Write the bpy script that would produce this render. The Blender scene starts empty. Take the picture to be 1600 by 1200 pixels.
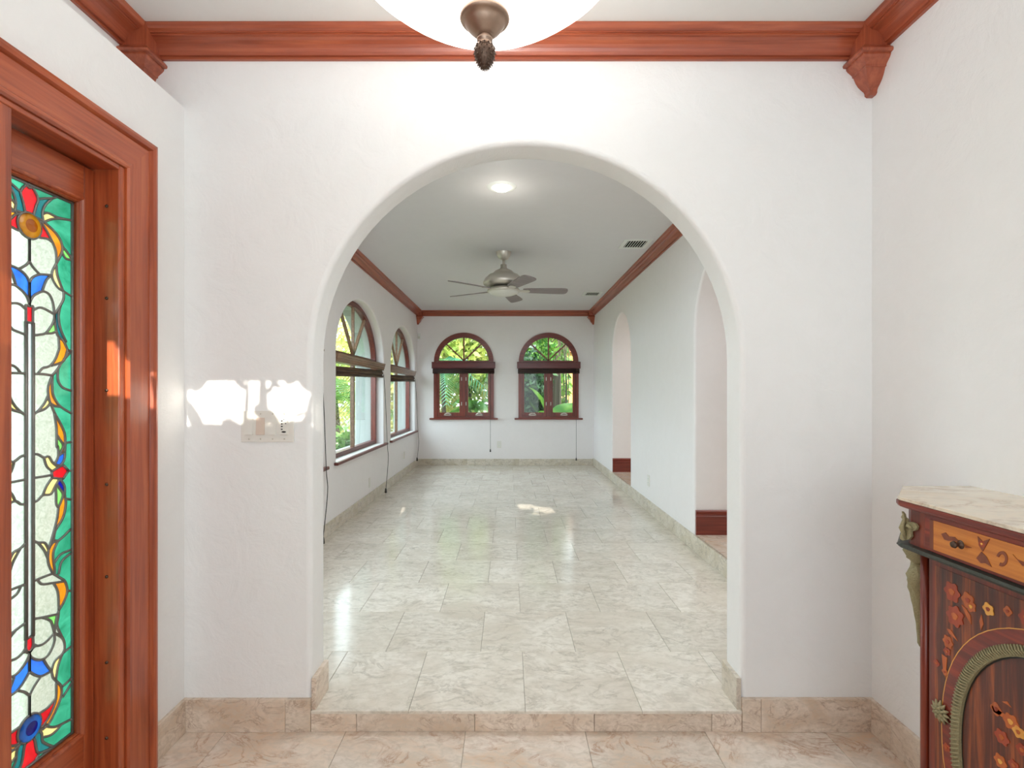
import bpy, bmesh, math, random
import numpy as np
from math import sin, cos, pi, radians as R
from mathutils import Vector
random.seed(7); rng = np.random.default_rng(7)
S = bpy.context.scene
COL = S.collection
F = 810.0; CX, CY = 795.0, 615.0; CAMZ = 1.349          # focal length in px, principal point, eye height

# ------------------------------------------------------------------ camera, sky, sun, large lights, exposure
cd = bpy.data.cameras.new('camera'); cam = bpy.data.objects.new('camera', cd); COL.objects.link(cam)
cam.location = (0, 0, CAMZ); cam.rotation_euler = (R(90), 0, 0)
cd.sensor_width = 36; cd.lens = 36 * F / 1600
cd.shift_x = (800 - CX) / 1600; cd.shift_y = (CY - 600) / 1600
cd.clip_start = 0.02; cd.clip_end = 200
S.camera = cam
W = bpy.data.worlds.new('sky'); S.world = W; W.use_nodes = True
wn = W.node_tree.nodes; wl = W.node_tree.links
bg = wn['Background']
bg.inputs['Color'].default_value = (0.80, 0.92, 1.0, 1)
bg.inputs['Strength'].default_value = 7.2
SUN_DIR = Vector((-0.11, 1.0, -0.34)).normalized()
sl = bpy.data.lights.new('sun', 'SUN'); so = bpy.data.objects.new('sun', sl); COL.objects.link(so)
sl.energy = 9.0; sl.angle = R(0.25); sl.color = (1.0, 0.93, 0.80)
so.rotation_euler = SUN_DIR.to_track_quat('-Z', 'Y').to_euler(); so.location = (0, -8, 6)

def area(name, loc, direction, sx, sy, power, col=(1, 1, 1)):
    l = bpy.data.lights.new(name, 'AREA'); o = bpy.data.objects.new(name, l); COL.objects.link(o)
    l.shape = 'RECTANGLE'; l.size = sx; l.size_y = sy; l.energy = power; l.color = col
    o.location = loc; o.rotation_euler = Vector(direction).to_track_quat('-Z', 'Y').to_euler()
    return o
area('rear_fill', (0.1, -1.62, 1.35), (0, 1, 0.0), 2.2, 1.9, 38, (0.84, 0.94, 1.0))  # added fill behind the camera, inside a rear wall without a window here
area('sunroom_fill', (0.0, 2.85, 2.79), (0, 0.35, -1), 1.6, 0.35, 34, (0.86, 0.95, 1.0))  # added fill light hidden behind the arch head, no fixture modelled
area('hall_fill', (2.7, 5.4, 2.75), (0, 0, -1), 0.8, 4.5, 34, (1.0, 0.96, 0.92))  # unseen area light added to brighten the hall
for nm, y in (('a', 3.56), ('b', 5.785), ('c', 8.03)):
    o = area('window_portal', (-2.05, y, CAMZ + 0.2), (1, 0, 0), 1.9, 1.75, 1); o.data.cycles.is_portal = True
for x in (-0.794, 0.70):
    o = area('window_portal', (x, 9.45, CAMZ + 0.32), (0, -1, 0), 1.1, 1.6, 1); o.data.cycles.is_portal = True
o = area('window_portal', (-1.7, 1.5, CAMZ - 0.25), (1, 0, 0), 0.35, 1.8, 1); o.data.cycles.is_portal = True
S.view_settings.view_transform = 'Standard'; S.view_settings.look = 'None'
S.view_settings.gamma = 1; S.view_settings.use_curve_mapping = False
S.view_settings.exposure = 0.0
S.cycles.max_bounces = 10; S.cycles.diffuse_bounces = 7; S.cycles.glossy_bounces = 3
S.cycles.transparent_max_bounces = 12; S.cycles.transmission_bounces = 5
S.cycles.sample_clamp_indirect = 8; S.cycles.caustics_reflective = False; S.cycles.caustics_refractive = False
try: S.cycles.use_denoising = True
except Exception: pass

# ------------------------------------------------------------------ materials
def srgb(r, g, b):
    f = lambda c: (c / 255 / 12.92) if c / 255 <= 0.04045 else ((c / 255 + 0.055) / 1.055) ** 2.4
    return (f(r), f(g), f(b), 1)
MATS = {}
def new_mat(name):
    m = bpy.data.materials.new(name); m.use_nodes = True; MATS[name] = m
    nt = m.node_tree; b = nt.nodes['Principled BSDF']
    return m, nt.nodes, nt.links, b
def coords(n, l, scale=(1, 1, 1), rand=0.0):
    tc = n.new('ShaderNodeTexCoord'); mp = n.new('ShaderNodeMapping'); mp.inputs['Scale'].default_value = scale
    if rand:
        oi = n.new('ShaderNodeObjectInfo'); mu = n.new('ShaderNodeMath'); mu.operation = 'MULTIPLY'; mu.inputs[1].default_value = rand
        l.new(oi.outputs['Random'], mu.inputs[0]); ad = n.new('ShaderNodeVectorMath'); ad.operation = 'ADD'
        l.new(tc.outputs['Object'], ad.inputs[0]); l.new(mu.outputs[0], ad.inputs[1]); l.new(ad.outputs[0], mp.inputs['Vector'])
    else: l.new(tc.outputs['Object'], mp.inputs['Vector'])
    return mp.outputs['Vector']
def noise(n, l, vec, scale, detail=4, rough=0.5, dist=0.0):
    t = n.new('ShaderNodeTexNoise'); t.inputs['Scale'].default_value = scale; t.inputs['Detail'].default_value = detail
    t.inputs['Roughness'].default_value = rough; t.inputs['Distortion'].default_value = dist
    l.new(vec, t.inputs['Vector']); return t.outputs['Fac']
def ramp(n, l, fac, stops):
    r = n.new('ShaderNodeValToRGB'); e = r.color_ramp.elements
    e[0].position, e[0].color = stops[0]; e[1].position, e[1].color = stops[-1]
    for p, c in stops[1:-1]:
        k = e.new(p); k.color = c
    l.new(fac, r.inputs['Fac']); return r.outputs['Color']
def mixc(n, l, fac, a, b, mode='MIX'):
    m = n.new('ShaderNodeMix'); m.data_type = 'RGBA'; m.blend_type = mode
    for s, v in ((m.inputs['Factor'], fac), (m.inputs[6], a), (m.inputs[7], b)):
        if hasattr(v, 'links') or hasattr(v, 'is_linked'): l.new(v, s)
        else: s.default_value = v
    return m.outputs[2]
def bump(n, l, b, h, strength, dist=0.01):
    k = n.new('ShaderNodeBump'); k.inputs['Strength'].default_value = strength; k.inputs['Distance'].default_value = dist
    l.new(h, k.inputs['Height']); l.new(k.outputs['Normal'], b.inputs['Normal'])
def plain(name, col, rough=0.5, metal=0.0, spec=0.5, coat=0.0, bmp=0.0, bscale=60, emis=None, es=1.0, var=0.0):
    m, n, l, b = new_mat(name)
    b.inputs['Base Color'].default_value = col; b.inputs['Roughness'].default_value = rough; b.inputs['Metallic'].default_value = metal
    b.inputs['Specular IOR Level'].default_value = spec; b.inputs['Coat Weight'].default_value = coat
    v = coords(n, l); h = noise(n, l, v, bscale, 4)
    if bmp: bump(n, l, b, h, bmp, 0.003)
    if var:
        d = (col[0] * (1 - var), col[1] * (1 - var), col[2] * (1 - var), 1)
        l.new(mixc(n, l, h, d, col), b.inputs['Base Color'])
    if emis: b.inputs['Emission Color'].default_value = emis; b.inputs['Emission Strength'].default_value = es
    return m
def plaster(name, col, strength=0.35):
    m, n, l, b = new_mat(name)
    v = coords(n, l)
    h1 = noise(n, l, v, 7, 5, 0.55, 1.2); h2 = noise(n, l, v, 45, 3, 0.6)
    ad = n.new('ShaderNodeMath'); ad.operation = 'MULTIPLY_ADD'; ad.inputs[1].default_value = 0.25
    l.new(h2, ad.inputs[0]); l.new(h1, ad.inputs[2])
    d = (col[0] * 0.95, col[1] * 0.95, col[2] * 0.94, 1)
    l.new(mixc(n, l, h1, d, col), b.inputs['Base Color'])
    b.inputs['Roughness'].default_value = 0.55; b.inputs['Specular IOR Level'].default_value = 0.3
    bump(n, l, b, ad.outputs[0], strength, 0.012)
    return m
def wood(name, dark, mid, light, axis='y', rough=0.32, coat=0.35, scale=1.0):
    m, n, l, b = new_mat(name)
    s = {'x': (1.2, 26, 26), 'y': (26, 1.2, 26), 'z': (26, 26, 1.2)}[axis]
    v = coords(n, l, tuple(k * scale for k in s), 3.0)
    g = noise(n, l, v, 1.6, 6, 0.62, 0.6); v2 = coords(n, l, (1.7, 1.7, 1.7)); g2 = noise(n, l, v2, 1.5, 3)
    c = ramp(n, l, g, [(0.28, dark), (0.5, mid), (0.74, light)])
    c2 = mixc(n, l, g2, (0.78, 0.78, 0.78, 1), (1.1, 1.1, 1.1, 1)); c3 = mixc(n, l, 1.0, c, c2, 'MULTIPLY')
    l.new(c3, b.inputs['Base Color']); b.inputs['Roughness'].default_value = rough; b.inputs['Coat Weight'].default_value = coat
    b.inputs['Coat Roughness'].default_value = 0.18
    bump(n, l, b, g, 0.05, 0.004)
    return m
def marble(name, base, warm, vein, rough=0.14, spot=0.4, scale=1.0):
    m, n, l, b = new_mat(name)
    v = coords(n, l, (scale, 1.5 * scale, scale), 40.0)
    a = noise(n, l, v, 2.2, 6, 0.55, 1.0); c = ramp(n, l, a, [(0.34, warm), (0.56, base)])
    f = noise(n, l, v, 22, 5, 0.65, 0.8)
    f2 = ramp(n, l, f, [(0.42, (0, 0, 0, 1)), (0.66, (1, 1, 1, 1))]); c = mixc(n, l, f2, c, (base[0] * .80, base[1] * .78, base[2] * .745, 1))
    w = noise(n, l, v, 3.4, 7, 0.62, 2.0)
    sb = n.new('ShaderNodeMath'); sb.operation = 'SUBTRACT'; sb.inputs[1].default_value = 0.5; l.new(w, sb.inputs[0])
    ab = n.new('ShaderNodeMath'); ab.operation = 'ABSOLUTE'; l.new(sb.outputs[0], ab.inputs[0])
    vv = ramp(n, l, ab.outputs[0], [(0.0, (1, 1, 1, 1)), (0.014, (0.45, 0.45, 0.45, 1)), (0.05, (0, 0, 0, 1))])
    sp = noise(n, l, v, 5.5, 3); sp2 = ramp(n, l, sp, [(0.38, (0, 0, 0, 1)), (0.58, (spot, spot, spot, 1))])
    mk = mixc(n, l, 1.0, vv, sp2, 'MULTIPLY')
    c = mixc(n, l, mk, c, vein)
    oi = n.new('ShaderNodeObjectInfo'); rr = ramp(n, l, oi.outputs['Random'], [(0, (0.93, 0.925, 0.915, 1)), (1, (1.03, 1.03, 1.03, 1))])
    c = mixc(n, l, 1.0, c, rr, 'MULTIPLY')
    l.new(c, b.inputs['Base Color']); b.inputs['Roughness'].default_value = rough
    bump(n, l, b, a, 0.02, 0.01)
    return m
def glass_pane(name):
    m, n, l, b = new_mat(name); n.remove(b)
    tr = n.new('ShaderNodeBsdfTransparent'); tr.inputs['Color'].default_value = (0.93, 0.96, 0.95, 1)
    gl = n.new('ShaderNodeBsdfGlossy'); gl.inputs['Roughness'].default_value = 0.02
    lw = n.new('ShaderNodeLayerWeight'); pw = n.new('ShaderNodeMath'); pw.operation = 'POWER'; pw.inputs[1].default_value = 4.0; l.new(lw.outputs['Facing'], pw.inputs[0])
    fr = n.new('ShaderNodeMath'); fr.operation = 'MULTIPLY_ADD'; fr.inputs[1].default_value = 0.45; fr.inputs[2].default_value = 0.025; l.new(pw.outputs[0], fr.inputs[0])
    mx = n.new('ShaderNodeMixShader'); l.new(fr.outputs[0], mx.inputs[0]); l.new(tr.outputs[0], mx.inputs[1]); l.new(gl.outputs[0], mx.inputs[2])
    l.new(mx.outputs[0], n['Material Output'].inputs['Surface']); return m
def stained(name, col, col2=None, through=0.25, scale=30):
    m, n, l, b = new_mat(name); n.remove(b)
    v = coords(n, l, (1, 1, 1), 7.0); h = noise(n, l, v, scale, 4, 0.6, 1.5)
    c = ramp(n, l, h, [(0.3, col2 or col), (0.65, col)])
    tl = n.new('ShaderNodeBsdfTranslucent'); l.new(c, tl.inputs['Color'])
    tr = n.new('ShaderNodeBsdfTransparent'); l.new(c, tr.inputs['Color'])
    m1 = n.new('ShaderNodeMixShader'); m1.inputs[0].default_value = through; l.new(tl.outputs[0], m1.inputs[1]); l.new(tr.outputs[0], m1.inputs[2])
    gl = n.new('ShaderNodeBsdfGlossy'); gl.inputs['Roughness'].default_value = 0.12
    bp = n.new('ShaderNodeBump'); bp.inputs['Strength'].default_value = 0.5; bp.inputs['Distance'].default_value = 0.003
    l.new(h, bp.inputs['Height']); l.new(bp.outputs[0], gl.inputs['Normal'])
    m2 = n.new('ShaderNodeMixShader'); m2.inputs[0].default_value = 0.07; l.new(m1.outputs[0], m2.inputs[1]); l.new(gl.outputs[0], m2.inputs[2])
    l.new(m2.outputs[0], n['Material Output'].inputs['Surface']); return m
def leafmat(name, c1, c2, tl=0.35):
    m, n, l, b = new_mat(name); n.remove(b)
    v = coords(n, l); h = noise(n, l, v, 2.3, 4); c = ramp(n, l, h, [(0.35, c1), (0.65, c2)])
    d = n.new('ShaderNodeBsdfDiffuse'); t = n.new('ShaderNodeBsdfTranslucent'); l.new(c, d.inputs[0]); l.new(c, t.inputs[0])
    g = n.new('ShaderNodeBsdfGlossy'); g.inputs['Roughness'].default_value = 0.35
    m1 = n.new('ShaderNodeMixShader'); m1.inputs[0].default_value = tl; l.new(d.outputs[0], m1.inputs[1]); l.new(t.outputs[0], m1.inputs[2])
    m2 = n.new('ShaderNodeMixShader'); m2.inputs[0].default_value = 0.06; l.new(m1.outputs[0], m2.inputs[1]); l.new(g.outputs[0], m2.inputs[2])
    l.new(m2.outputs[0], n['Material Output'].inputs['Surface']); return m

WALL = plaster('wall_plaster', srgb(238, 238, 238), 0.4)
WALL2 = plaster('sunroom_plaster', srgb(240, 236, 237), 0.2)
CEIL = plaster('ceiling_paint', srgb(226, 226, 224), 0.1)
CEIL2 = plaster('sunroom_ceiling_paint', srgb(222, 220, 222), 0.08)
EXT = plaster('exterior_stucco', srgb(168, 176, 172), 0.3)
HALLW = plaster('hall_plaster', srgb(222, 216, 208), 0.15)
mahog = dict(dark=srgb(132, 56, 30), mid=srgb(170, 80, 43), light=srgb(192, 102, 58))
DOORX = wood('door_mahogany_y', **mahog, axis='y'); DOORZ = wood('door_mahogany_z', **mahog, axis='z')
cr = dict(dark=srgb(134, 62, 40), mid=srgb(162, 80, 52), light=srgb(186, 102, 68))
CRX = wood('crown_cherry_x', **cr, axis='x', rough=0.35); CRY = wood('crown_cherry_y', **cr, axis='y', rough=0.35); CRZ = wood('crown_cherry_z', **cr, axis='z', rough=0.35)
WINX = wood('window_cherry_x', srgb(92, 34, 26), srgb(120, 46, 34), srgb(142, 62, 44), 'x'); WINZ = wood('window_cherry_z', srgb(92, 34, 26), srgb(122, 47, 34), srgb(146, 62, 44), 'z')
WINY = wood('window_cherry_y', srgb(84, 34, 30), srgb(104, 44, 38), srgb(124, 56, 46), 'y', 0.4, 0.1)
VALX = wood('valance_cherry_x', srgb(76, 26, 26), srgb(98, 34, 34), srgb(112, 44, 40), 'x'); VALY = wood('valance_brown_y', srgb(96, 68, 52), srgb(136, 102, 80), srgb(160, 126, 100), 'y')
BAMB = wood('bamboo_slats_y', srgb(40, 28, 20), srgb(82, 58, 40), srgb(120, 92, 60), 'y', 0.6, 0.0); BAMBX = wood('bamboo_slats_x', srgb(30, 18, 14), srgb(52, 28, 22), srgb(70, 38, 30), 'x', 0.6, 0.0)
MAR = marble('cream_marble', srgb(232, 225, 214), srgb(216, 206, 192), srgb(138, 128, 112))
MARP = marble('pink_marble', srgb(228, 216, 204), srgb(216, 190, 166), srgb(172, 128, 98), 0.2, 0.7, 1.1)
MART = marble('pink_marble_trim', srgb(228, 213, 198), srgb(208, 184, 160), srgb(150, 118, 96), 0.3, 0.7, 2.0)
MARG = marble('grey_marble_trim', srgb(222, 214, 202), srgb(200, 188, 166), srgb(136, 126, 114), 0.3, 0.7, 2.2)
ONYX = marble('onyx_top', srgb(240, 230, 212), srgb(226, 208, 184), srgb(128, 84, 60), 0.08, 0.5, 0.9)
GROUT = plain('grout', srgb(158, 150, 136), 0.9, bmp=0.2)
NICK = plain('brushed_nickel', srgb(206, 200, 190), 0.42, 0.8, bmp=0.05)
BRONZE = plain('lamp_bronze', srgb(176, 150, 132), 0.4, 0.85, bmp=0.1, var=0.3)
BRONZED = plain('antique_bronze_dark', srgb(104, 84, 72), 0.45, 0.85, bmp=0.3, bscale=200, var=0.4)
ORMOLU = plain('tarnished_ormolu', srgb(176, 163, 122), 0.45, 0.3, bmp=0.8, bscale=260, var=0.55)
GALL = plain('pewter_moulding', srgb(74, 76, 68), 0.45, 0.6, bmp=0.4, bscale=150, var=0.4)
LEAD = plain('lead', srgb(140, 142, 138), 0.35, 0.5, bmp=0.2, bscale=120, var=0.3)
PLAST = plain('white_plastic', srgb(226, 223, 216), 0.35); PLASTB = plain('beige_plastic', srgb(214, 196, 182), 0.35)
DARK = plain('black_plastic', srgb(34, 30, 28), 0.5); SLOT = plain('vent_dark', srgb(10, 11, 10), 0.95, spec=0.05)
WHITEP = plain('white_paint', srgb(228, 230, 226), 0.4); BLADE = wood('fan_blade_grey', srgb(118, 108, 108), srgb(134, 122, 122), srgb(146, 134, 134), 'x', 0.5, 0.1)
FROST = plain('frosted_glass', srgb(214, 212, 204), 0.3)
BOWL = plain('alabaster_glass', srgb(255, 250, 240), 0.3, emis=(1.0, 0.96, 0.90, 1), es=3.0)
BULB = plain('lit_bulb', srgb(255, 255, 250), 0.3, emis=(1.0, 0.97, 0.90, 1), es=2.2)
PANE = glass_pane('window_glass')
G_CLEAR = stained('hammered_clear_glass', srgb(196, 204, 190), srgb(166, 180, 160), 0.35, 60)
G_BEVEL = stained('bevelled_clear_glass', srgb(206, 218, 216), srgb(184, 200, 198), 0.5, 12)
G_TEAL = stained('green_glass', srgb(62, 168, 132), srgb(22, 118, 86), 0.12, 9)
G_DTEAL = stained('dark_teal_glass', srgb(20, 110, 110), srgb(10, 70, 80), 0.12, 9)
G_RED = stained('red_glass', srgb(200, 20, 30), srgb(170, 8, 20), 0.12, 12)
G_ORANGE = stained('amber_glass', srgb(224, 140, 30), srgb(196, 110, 20), 0.12, 12)
G_YEL = stained('pale_yellow_glass', srgb(244, 218, 140), srgb(232, 200, 112), 0.15, 12)
G_BLUE = stained('blue_glass', srgb(44, 112, 216), srgb(24, 76, 170), 0.12, 10)
G_NAVY = stained('navy_glass', srgb(16, 24, 150), srgb(10, 14, 110), 0.12, 10)
G_GREEN = stained('leaf_green_glass', srgb(130, 210, 100), srgb(90, 170, 80), 0.12, 10)
G_RUST = stained('rust_glass', srgb(180, 90, 14), srgb(160, 70, 10), 0.12, 14)
CABZ = wood('kingwood_z', srgb(70, 24, 14), srgb(112, 40, 24), srgb(156, 64, 30), 'z', 0.36, 0.12); CABY = wood('kingwood_y', srgb(84, 26, 16), srgb(122, 40, 26), srgb(160, 62, 34), 'y', 0.36, 0.12)
FIELD = wood('rosewood_field', srgb(54, 22, 14), srgb(92, 38, 22), srgb(176, 88, 34), 'z', 0.38, 0.1, 1.3)
SATIN = wood('satinwood_panel', srgb(176, 96, 34), srgb(206, 124, 46), srgb(220, 146, 64), 'y', 0.38, 0.1)
IN_O = wood('inlay_orange', srgb(150, 66, 22), srgb(180, 88, 32), srgb(200, 106, 42), 'z', 0.38, 0.1); IN_Y = wood('inlay_yellow', srgb(206, 134, 50), srgb(224, 160, 70), srgb(236, 178, 90), 'z', 0.38, 0.1)
IN_R = wood('inlay_red', srgb(132, 44, 20), srgb(156, 58, 28), srgb(176, 76, 38), 'z', 0.38, 0.1); IN_B = wood('inlay_brown', srgb(104, 48, 26), srgb(128, 60, 32), srgb(148, 78, 42), 'z', 0.38, 0.1)
L_DARK = leafmat('leaf_dark', srgb(20, 56, 26), srgb(62, 104, 50)); L_MID = leafmat('leaf_mid', srgb(48, 104, 36), srgb(120, 160, 66))
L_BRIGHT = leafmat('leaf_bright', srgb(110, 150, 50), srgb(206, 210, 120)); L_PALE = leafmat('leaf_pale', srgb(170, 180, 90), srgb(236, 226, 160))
L_BLUE = leafmat('leaf_bluegreen', srgb(40, 104, 74), srgb(96, 160, 116)); L_YEL = leafmat('leaf_yellow', srgb(170, 180, 50), srgb(214, 206, 90), 0.5)
BARK = plain('bark', srgb(96, 84, 68), 0.9, bmp=1.0, bscale=18, var=0.6); BARKP = plain('pale_root', srgb(84, 80, 62), 0.9, bmp=0.5, var=0.4)
GRASS = plain('lawn', srgb(150, 150, 120), 0.95, bmp=0.8, bscale=25, var=0.5); STUCCO = plain('ochre_stucco', srgb(226, 178, 104), 0.8, bmp=0.3)
TILEC = plain('clay_tile', srgb(186, 104, 84), 0.8, bmp=0.3, var=0.3); PATH = plain('pale_gravel', srgb(196, 182, 160), 0.95, bmp=0.8, bscale=50, var=0.4)

# ------------------------------------------------------------------ mesh helpers
OFF = {}
def link(name, me, parent=None, label=None, kind=None, cat=None, group=None):
    o = bpy.data.objects.new(name, me); COL.objects.link(o)
    if parent is not None:
        o.parent = parent; o.location = -OFF[parent.name]
    OFF[o.name] = Vector((0, 0, 0))
    if label: o['label'] = label
    if kind: o['kind'] = kind
    if cat: o['category'] = cat
    if group: o['group'] = group
    return o
def thing(name, loc, label, cat, group=None, kind=None):
    o = bpy.data.objects.new(name, None); COL.objects.link(o); o.location = loc; OFF[o.name] = Vector(loc)
    o.empty_display_size = 0.1
    o['label'] = label; o['category'] = cat
    if group: o['group'] = group
    if kind: o['kind'] = kind
    return o
class MB:
    def __init__(s): s.v = []; s.f = []; s.sm = []
    def add(s, v, f, smooth=False):
        k = len(s.v); s.v += [tuple(p) for p in v]; s.f += [tuple(i + k for i in q) for q in f]; s.sm += [smooth] * len(f)
    def box(s, x0, x1, y0, y1, z0, z1):
        v = [(x, y, z) for z in (z0, z1) for y in (y0, y1) for x in (x0, x1)]
        s.add(v, [(0, 2, 3, 1), (4, 5, 7, 6), (0, 1, 5, 4), (2, 6, 7, 3), (0, 4, 6, 2), (1, 3, 7, 5)])
    def bbox(s, x0, x1, y0, y1, z0, z1, b=0.003):          # box with chamfered edges
        bm = bmesh.new(); bmesh.ops.create_cube(bm, size=1)
        for p in bm.verts: p.co = Vector(((x0 + x1) / 2 + p.co.x * (x1 - x0), (y0 + y1) / 2 + p.co.y * (y1 - y0), (z0 + z1) / 2 + p.co.z * (z1 - z0)))
        bmesh.ops.bevel(bm, geom=bm.edges[:], offset=b, segments=2, affect='EDGES', profile=0.5)
        bm.verts.index_update(); s.add([p.co for p in bm.verts], [[q.index for q in f.verts] for f in bm.faces]); bm.free()
    def prism(s, poly, fn, d0, d1, smooth=False):           # poly in (u,w), fn(u,w,d)->xyz
        n = len(poly); v = [fn(u, w, d0) for u, w in poly] + [fn(u, w, d1) for u, w in poly]
        f = [tuple(range(n)), tuple(range(2 * n - 1, n - 1, -1))]
        s.add(v, f); k = len(s.v) - 2 * n
        s.f += [(k + i, k + (i + 1) % n, k + n + (i + 1) % n, k + n + i) for i in range(n)]; s.sm += [smooth] * n
    def lathe(s, prof, c, n=32, smooth=True, axis='z'):     # prof (r,h)
        v = []
        for r, h in prof:
            for i in range(n):
                a = 2 * pi * i / n
                v.append((c[0] + r * cos(a), c[1] + r * sin(a), c[2] + h) if axis == 'z' else
                         ((c[0] + h, c[1] + r * cos(a), c[2] + r * sin(a)) if axis == 'x' else (c[0] + r * cos(a), c[1] + h, c[2] + r * sin(a))))
        f = [(j * n + i, j * n + (i + 1) % n, (j + 1) * n + (i + 1) % n, (j + 1) * n + i) for j in range(len(prof) - 1) for i in range(n)]
        s.add(v, f, smooth)
    def tube(s, pts, r, n=8, cap=True, smooth=True):
        P = [Vector(p) for p in pts]; m = len(P); rr = r if isinstance(r, (list, tuple)) else [r] * m
        up = None; v = []
        for i in range(m):
            t = (P[min(i + 1, m - 1)] - P[max(i - 1, 0)])
            t = t.normalized() if t.length > 1e-9 else Vector((0, 0, 1))
            if up is None: up = Vector((0, 0, 1)) if abs(t.z) < 0.9 else Vector((1, 0, 0))
            a = t.cross(up)
            if a.length < 1e-6: a = t.orthogonal()
            a.normalize(); up = a.cross(t).normalized()
            for k in range(n):
                an = 2 * pi * k / n; v.append(P[i] + a * rr[i] * cos(an) + up * rr[i] * sin(an))
        f = [(j * n + k, j * n + (k + 1) % n, (j + 1) * n + (k + 1) % n, (j + 1) * n + k) for j in range(m - 1) for k in range(n)]
        s.add(v, f, smooth)
        if cap:
            k0 = len(s.v) - m * n; s.f += [tuple(k0 + k for k in range(n - 1, -1, -1)), tuple(k0 + (m - 1) * n + k for k in range(n))]; s.sm += [False, False]
    def sweep(s, profs, close_prof=True, smooth=False, caps=True):   # list of equal-length rings
        n = len(profs[0]); v = [p for r_ in profs for p in r_]; m = len(profs)
        kk = n if close_prof else n - 1
        f = [(j * n + k, j * n + (k + 1) % n, (j + 1) * n + (k + 1) % n, (j + 1) * n + k) for j in range(m - 1) for k in range(kk)]
        s.add(v, f, smooth)
        if caps and close_prof:
            k0 = len(s.v) - m * n; s.f += [tuple(k0 + k for k in range(n - 1, -1, -1)), tuple(k0 + (m - 1) * n + k for k in range(n))]; s.sm += [False, False]
    def mesh(s, name, m):
        me = bpy.data.meshes.new(name); me.from_pydata(s.v, [], s.f)
        for k in (m if isinstance(m, (list, tuple)) else [m]): me.materials.append(k)
        me.polygons.foreach_set('use_smooth', s.sm)
        bm = bmesh.new(); bm.from_mesh(me); bmesh.ops.recalc_face_normals(bm, faces=bm.faces[:]); bm.to_mesh(me); bm.free()
        me.update(); return me
    def obj(s, name, m, parent=None, **k): return link(name, s.mesh(name, m), parent, **k)
def obox(name, m, parent, *b, bev=0.0, **k):
    q = MB()
    if bev: q.bbox(*b, b=bev)
    else: q.box(*b)
    return q.obj(name, m, parent, **k)
def catmull(P, k=5):
    if len(P) < 3: return list(P)
    out = []; Q = [P[0]] + list(P) + [P[-1]]
    for i in range(1, len(Q) - 2):
        for j in range(k):
            t = j / k; a, b, c, d = Q[i - 1], Q[i], Q[i + 1], Q[i + 2]
            out.append(tuple(0.5 * (2 * b[q] + (c[q] - a[q]) * t + (2 * a[q] - 5 * b[q] + 4 * c[q] - d[q]) * t * t + (3 * b[q] - a[q] - 3 * c[q] + d[q]) * t ** 3) for q in range(len(b))))
    out.append(tuple(P[-1])); return out

# wall with arched openings ; fn(u,w,d) -> xyz ; ops = (uc, half, bottom or None, spring, rise)
def wall(name, fn, u0, u1, w0, w1, t, ops, mat, rf=0.02, rb=0.02, ext=None, **kw):
    q = MB(); N = 40; K = 5
    ops = sorted(ops); us = u0
    def rect(a, b, c, e):
        if b - a > 1e-5 and e - c > 1e-5:
            for d in (0, t): q.add([fn(a, c, d), fn(b, c, d), fn(b, e, d), fn(a, e, d)], [(0, 1, 2, 3)])
    def outline(uc, h, bot, sp, ri, g):
        b = (bot - g) if bot is not None else w0
        return [(uc + h + g, b)] + [(uc + (h + g) * cos(pi * i / N), sp + (ri + g) * sin(pi * i / N)) for i in range(N + 1)] + [(uc - h - g, b)]
    edges = []
    for (uc, h, bot, sp, ri) in ops:
        for side, d, r in ((0, 0, rf), (1, t, rb)):
            E = outline(uc, h, bot, sp, ri, r); A = E[1:-1]
            for i in range(len(A) - 1):
                (a, b), (c, e) = A[i], A[i + 1]
                q.add([fn(a, b, d), fn(a, w1, d), fn(c, w1, d), fn(c, e, d)], [(0, 1, 2, 3)])
            if bot is not None: q.add([fn(uc - h - r, w0, d), fn(uc + h + r, w0, d), fn(uc + h + r, bot - r, d), fn(uc - h - r, bot - r, d)], [(0, 1, 2, 3)])
            left = edges[-1][side] if edges else u0
            q.add([fn(left, w0, d), fn(uc - h - r, w0, d), fn(uc - h - r, E[-2][1], d), fn(uc - h - r, w1, d), fn(left, w1, d)], [(0, 1, 2, 3, 4)])
        edges.append((uc + h + rf, uc + h + rb))
        rings = []
        for k in range(K + 1): a = pi / 2 * k / K; rings.append((rf * (1 - sin(a)), rf * (1 - cos(a))))
        if ext: rings += [(0, .155), (0, .16)]
        for k in range(K + 1): a = pi / 2 * k / K; rings.append((rb * (1 - cos(a)), t - rb * (1 - sin(a))))
        vs = []
        closed = bot is not None
        for g, d in rings: vs.append([fn(a, b, d) for a, b in outline(uc, h, bot, sp, ri, g)])
        q.sweep(vs, close_prof=closed, smooth=True, caps=False)
    for side, d in ((0, 0), (1, t)):
        left = edges[-1][side] if edges else u0
        q.add([fn(left, w0, d), fn(u1, w0, d), fn(u1, w1, d), fn(left, w1, d)], [(0, 1, 2, 3)])
    for a in (u0, u1): q.add([fn(a, w0, 0), fn(a, w0, t), fn(a, w1, t), fn(a, w1, 0)], [(0, 1, 2, 3)])
    q.add([fn(u0, w1, 0), fn(u0, w1, t), fn(u1, w1, t), fn(u1, w1, 0)], [(0, 1, 2, 3)])
    me = bpy.data.meshes.new(name); me.from_pydata(q.v, [], q.f); me.materials.append(mat); me.polygons.foreach_set('use_smooth', q.sm)
    bm = bmesh.new(); bm.from_mesh(me); bmesh.ops.remove_doubles(bm, verts=bm.verts[:], dist=1e-5); bmesh.ops.recalc_face_normals(bm, faces=bm.faces[:]); bm.to_mesh(me); bm.free()
    if ext:
        me.materials.append(ext[0])
        for p in me.polygons:
            if p.center.x < ext[1]: p.material_index = 1
    return link(name, me, None, kind='structure', **kw)

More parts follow.
